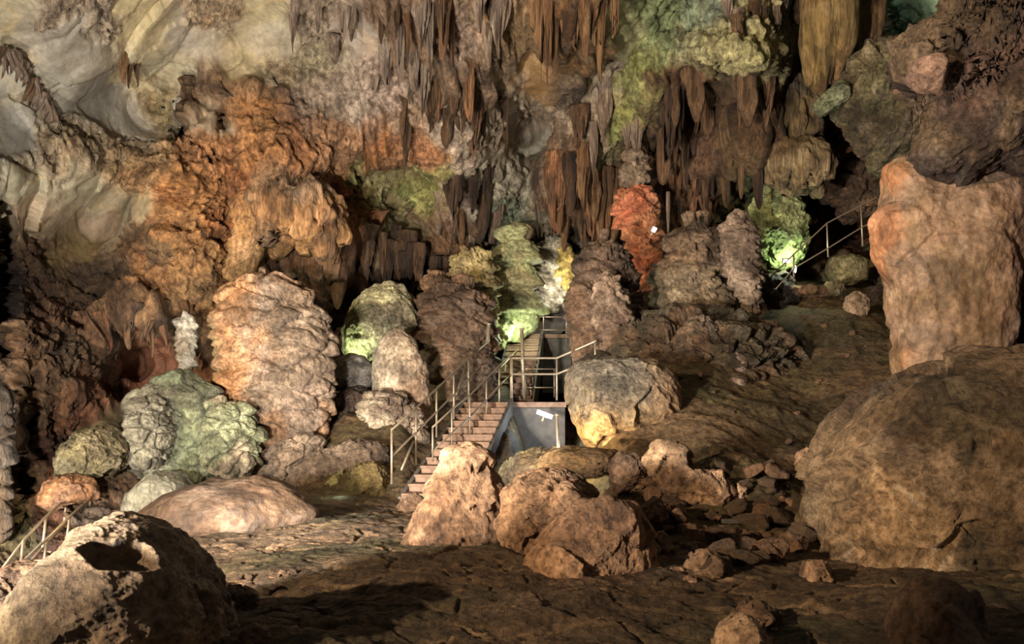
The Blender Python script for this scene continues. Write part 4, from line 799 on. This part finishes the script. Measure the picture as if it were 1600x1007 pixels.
# landing and the wall beneath it
L0 = P(728, 628, 21.5)
land = empty('stair_landing', (0.4, 21.6, 0.0)); tag(land, 'flat concrete landing at the head of the lower stairs on a lamplit grey block', 'landing')
V, F = box_geo((-1.12, 21.52, 1.74), (1.32, 23.2, 1.87)); child('landing_slab', V, F, M_CONC, land, False, .01)
V, F = box_geo((-0.03, 21.62, 0.2), (1.30, 23.1, 1.74)); child('support_block', V, F, M_CONC2, land, False, .02)
C0 = np.array([0.02, 23.0, 1.87]); C1 = np.array([0.42, 26.6, 3.95])
st2, h2, s2 = stairs('staircase', 'narrow upper staircase rising behind the landing', C0, C1, 12, .95, .9)
land2 = empty('stair_landing', (0.9, 26.6, 3.7)); tag(land2, 'small upper landing in the dark behind the crossed rails', 'landing')
V, F = box_geo((-0.1, 26.6, 3.85), (1.85, 27.6, 3.97)); child('landing_slab', V, F, M_CONC, land2, False, .01)
V, F = box_geo((0.9, 26.7, 2.2), (1.8, 27.5, 3.85)); child('support_block', V, F, M_CONC2, land2, False, .02)
st3, h3, s3 = stairs('staircase', 'topmost short staircase climbing to the right behind the rails', np.array([0.3, 27.8, 3.95]), np.array([1.9, 28.4, 5.4]), 9, .9, .9)

def on(px, py, Y): return P(px, py, Y)
# left rail of the main flight: top line and posts
LT = [(612,672,16.1),(650,638,17.4),(682,608,18.6),(709,583,19.7),(732,560,20.8),(764,533,22.0)]
def drop(p, dz): q = np.array(p, float); q[2] -= dz; return q
lt = [on(*p) for p in LT]
foot = [np.array([p[0], p[1], (CAMH+(HOR-by)/FPX*p[1])]) for p, by in zip(lt, [757,727,684,656,632,612])]
railing('stair_railing', 'steel railing along the left side of the lower stairs', [('hand_rail', lt), ('lower_rail', [drop(p, .48) for p in lt])], list(zip(foot, lt)), r=.02, rp=.022)
e = empty('rail_brace', tuple(on(627, 735, 16.5))); tag(e, 'leaning steel brace bar near the foot of the left stair railing', 'brace')
child('bar', *tube_geo([on(627, 735, 16.5), on(646, 690, 17.2)], .022), M_STEEL, e)
e = empty('rail_brace', tuple(on(713, 618, 20.0))); tag(e, 'leaning steel brace bar near the head of the left stair railing', 'brace')
child('bar', *tube_geo([on(713, 618, 20.0), on(729, 568, 20.8)], .022), M_STEEL, e)
# right rail of the main flight
RT = [(676,668,17.4),(706,640,18.2),(734,618,19.2),(760,592,20.3),(780,572,21.2),(798,556,21.9)]
rt = [on(*p) for p in RT]; rfoot = [np.array([p[0], p[1], CAMH+(HOR-by)/FPX*p[1]]) for p, by in zip(rt, [722,700,686,660,646,626])]
railing('stair_railing', 'steel railing along the right side of the lower stairs', [('hand_rail', rt), ('lower_rail', [drop(p, .48) for p in rt])], list(zip(rfoot, rt)), r=.02, rp=.02)
# landing rail
la, lb, lc = on(800,560,21.6), on(870,560,21.6), on(932,533,20.3)
dz = 25/FPX*21.6
railing('landing_railing', 'steel guard railing along the landing edge bending up to the right', [('hand_rail', [la, lb, lc]), ('middle_rail', [drop(la, dz), drop(lb, dz), drop(lc, dz)])],
        [(on(800,626,21.6), la), (on(870,626,21.6), lb), (on(930,575,20.3), on(930,534,20.3))], r=.027, rp=.027)
# upper flight rails
railing('stair_railing', 'thin steel railing along the right side of the upper stairs', [('hand_rail', [on(820,577,23.2), on(845,577,23.4), on(868,577,23.4)]), ('lower_rail', [on(822,606,23.2), on(868,606,23.4)])],
        [(on(822,622,23.2), on(820,576,23.2)), (on(866,622,23.4), on(866,576,23.4))], r=.018, rp=.018)
railing('landing_railing', 'thin steel guard railing across the upper landing', [('hand_rail', [on(815,496,26.7), on(890,496,26.7)]), ('middle_rail', [on(815,516,26.7), on(888,516,26.7)])],
        [(on(885,538,26.7), on(885,495,26.7)), (on(849,538,26.7), on(849,495,26.7)), (on(836,538,26.7), on(836,480,26.7))], r=.02, rp=.02)
railing('stair_railing', 'thin steel railing climbing to the right in front of the green tiers', [('hand_rail', [on(792,506,27.2), on(850,460,28.0), on(886,438,28.6)]), ('middle_rail', [on(794,526,27.2), on(850,480,28.0), on(888,458,28.6)])],
        [(on(px, py+44, Y), on(px, py, Y)) for px, py, Y in [(795,503,27.2),(812,490,27.5),(830,476,27.8),(850,460,28.0),(868,449,28.3)]], r=.018, rp=.018)
railing('stair_railing', 'slanting steel railing along the left side of the upper stairs', [('hand_rail', [on(756,606,22.4), on(800,556,25.0), on(818,536,26.2)])], [(on(770,620,22.8), on(770,591,22.8)), (on(790,596,24.4), on(790,568,24.4))], r=.02, rp=.018)
for (x0, y0, x1, y1, Y, lab) in [(757,602,764,507,22.0,'tall steel pole left of the landing'),(819,626,815,515,22.3,'tall steel pole standing on the landing')]:
    e = empty('steel_pole', tuple(on(x0, y0, Y))); tag(e, lab, 'pole'); child('shaft', *tube_geo([on(x0, y0, Y), on(x1, y1, Y)], .045, 12), M_STEEL, e)
    child('cap', *tube_geo([on(x1, y1+1, Y), on(x1, y1-1.5, Y)], .055, 12), M_STEEL, e)
# lamp post
pb, pt_ = on(873,732,15.2), on(870,650,15.2)
e = empty('lamp_post', tuple(pb)); tag(e, 'thin bright steel post standing in front of the landing', 'post')
child('post', *tube_geo([pb, pt_], .026), M_STEEL, e); child('cap', *tube_geo([pt_, pt_+[0, 0, .03]], .04), M_STEEL, e)
def lamp(name, c, label, w=.28, hgt=.12, d=.14, rot=0.0, tilt=0.3, glow=None, cat='lamp'):
    e = empty(name, tuple(c)); tag(e, label, cat)
    V, F = box_geo((-w/2, 0, -hgt/2), (w/2, d, hgt/2)); o = link('housing', mesh_raw('housing', V, F, M_BLACK, False), e); b = o.modifiers.new('b', 'BEVEL'); b.width = .012; b.segments = 2
    V, F = box_geo((-w/2+.015, -.012, -hgt/2+.015), (w/2-.015, .0, hgt/2-.015)); link('glass', mesh_raw('glass', V, F, glow or M_GLOW, False), e)
    V, F = box_geo((-.02, d*.3, -hgt/2-.10), (.02, d*.6, -hgt/2+.01)); link('bracket', mesh_raw('bracket', V, F, M_STEEL, False), e)
    e.rotation_euler = (tilt, rot, 0.0); return e
lamp('floodlight', P(851, 648, 20.4), 'bright white floodlight on the grey wall under the landing', .40, .13, .12, .35, .0)
lamp('floodlight', P(1229, 408, 24.2), 'round glowing lamp at the foot of the bright green rock', .20, .12, .1, 0, .3, M_GLOWW)
lamp('floodlight', P(1243, 421, 24.2), 'small glowing lamp just below the round one by the green rock', .07, .20, .1, .1, .2, M_GLOWW)
lamp('floodlight', P(1022, 359, 24.7), 'small white lamp at the right edge of the orange column', .14, .16, .1, .5, .2, M_GLOWW)
lamp('floodlight', P(478, 781, 16.2), 'tiny white lamp on the floor beside the pale leaning rock', .07, .05, .05, 0, .2, M_GLOWW)
# upper right railing
ur = [on(1205,432,23.5), on(1240,398,23.8), on(1292,349,24.0), on(1345,321,24.2), on(1402,293,24.4), on(1440,272,24.6)]
ul = [on(1205,460,23.5), on(1240,420,23.8), on(1294,388,24.0), on(1347,355,24.2), on(1404,330,24.4), on(1440,312,24.6)]
railing('slope_railing', 'thin steel railing climbing the slope toward the giant slab column', [('hand_rail', ur), ('middle_rail', ul)],
        [(on(1240,440,23.8), ur[1]), (on(1294,402,24.0), ur[2]), (on(1348,385,24.2), ur[3]), (on(1403,360,24.4), ur[4])], r=.02, rp=.022)
# left stairs
SA = P(70, 925, 13.6); SB = P(150, 800, 17.2)
sl, hl, sl_ = stairs('staircase', 'metal railed staircase at the left edge rising behind the bottom left boulder', SA, SB, 10, .95, .95)
ll = [P(-20,920,12.6), P(40,842,13.6), P(72,808,14.6), P(104,778,15.8), P(135,760,17.0)]
railing('stair_railing', 'steel railing on the left of the side staircase', [('hand_rail', ll), ('middle_rail', [drop(p, .45) for p in ll])],
        [(P(28,916,13.2), P(37,844,13.4)), (P(66,862,14.4), P(72,808,14.6)), (P(100,822,15.7), P(104,780,15.8)), (P(130,800,16.8), P(136,758,17.0))], r=.022, rp=.022)
lr = [P(34,880,12.8), P(74,842,13.8), P(112,805,15.0), P(142,778,16.4), P(186,758,17.2)]
railing('stair_railing', 'steel railing on the right of the side staircase', [('hand_rail', lr), ('middle_rail', [drop(p, .45) for p in lr])],
        [(P(30,918,12.7), P(35,876,12.8)), (P(65,904,13.6), P(74,842,13.8)), (P(102,860,14.9), P(109,806,15.0)), (P(140,798,16.2), P(142,776,16.4)), (P(164,800,17.0), P(169,762,17.0)), (P(180,798,17.2), P(188,756,17.2))], r=.022, rp=.022)
# grey strip on the ground
y0 = ground_hit(1200, 824)
p0 = P(1128, 824, y0); p1 = P(1278, 822, y0); zz = float(ground_z(np.array([p0[0]]), np.array([y0]))[0])+.04
e = empty('grey_strip', (p0[0], y0, zz)); tag(e, 'long thin grey strip lying between the rubble and the huge boulder', 'strip')
V, F = box_geo((p0[0], y0-.04, zz), (p1[0], y0+.06, zz+.06)); child('bar', V, F, M_CONC2, e, False, .01)
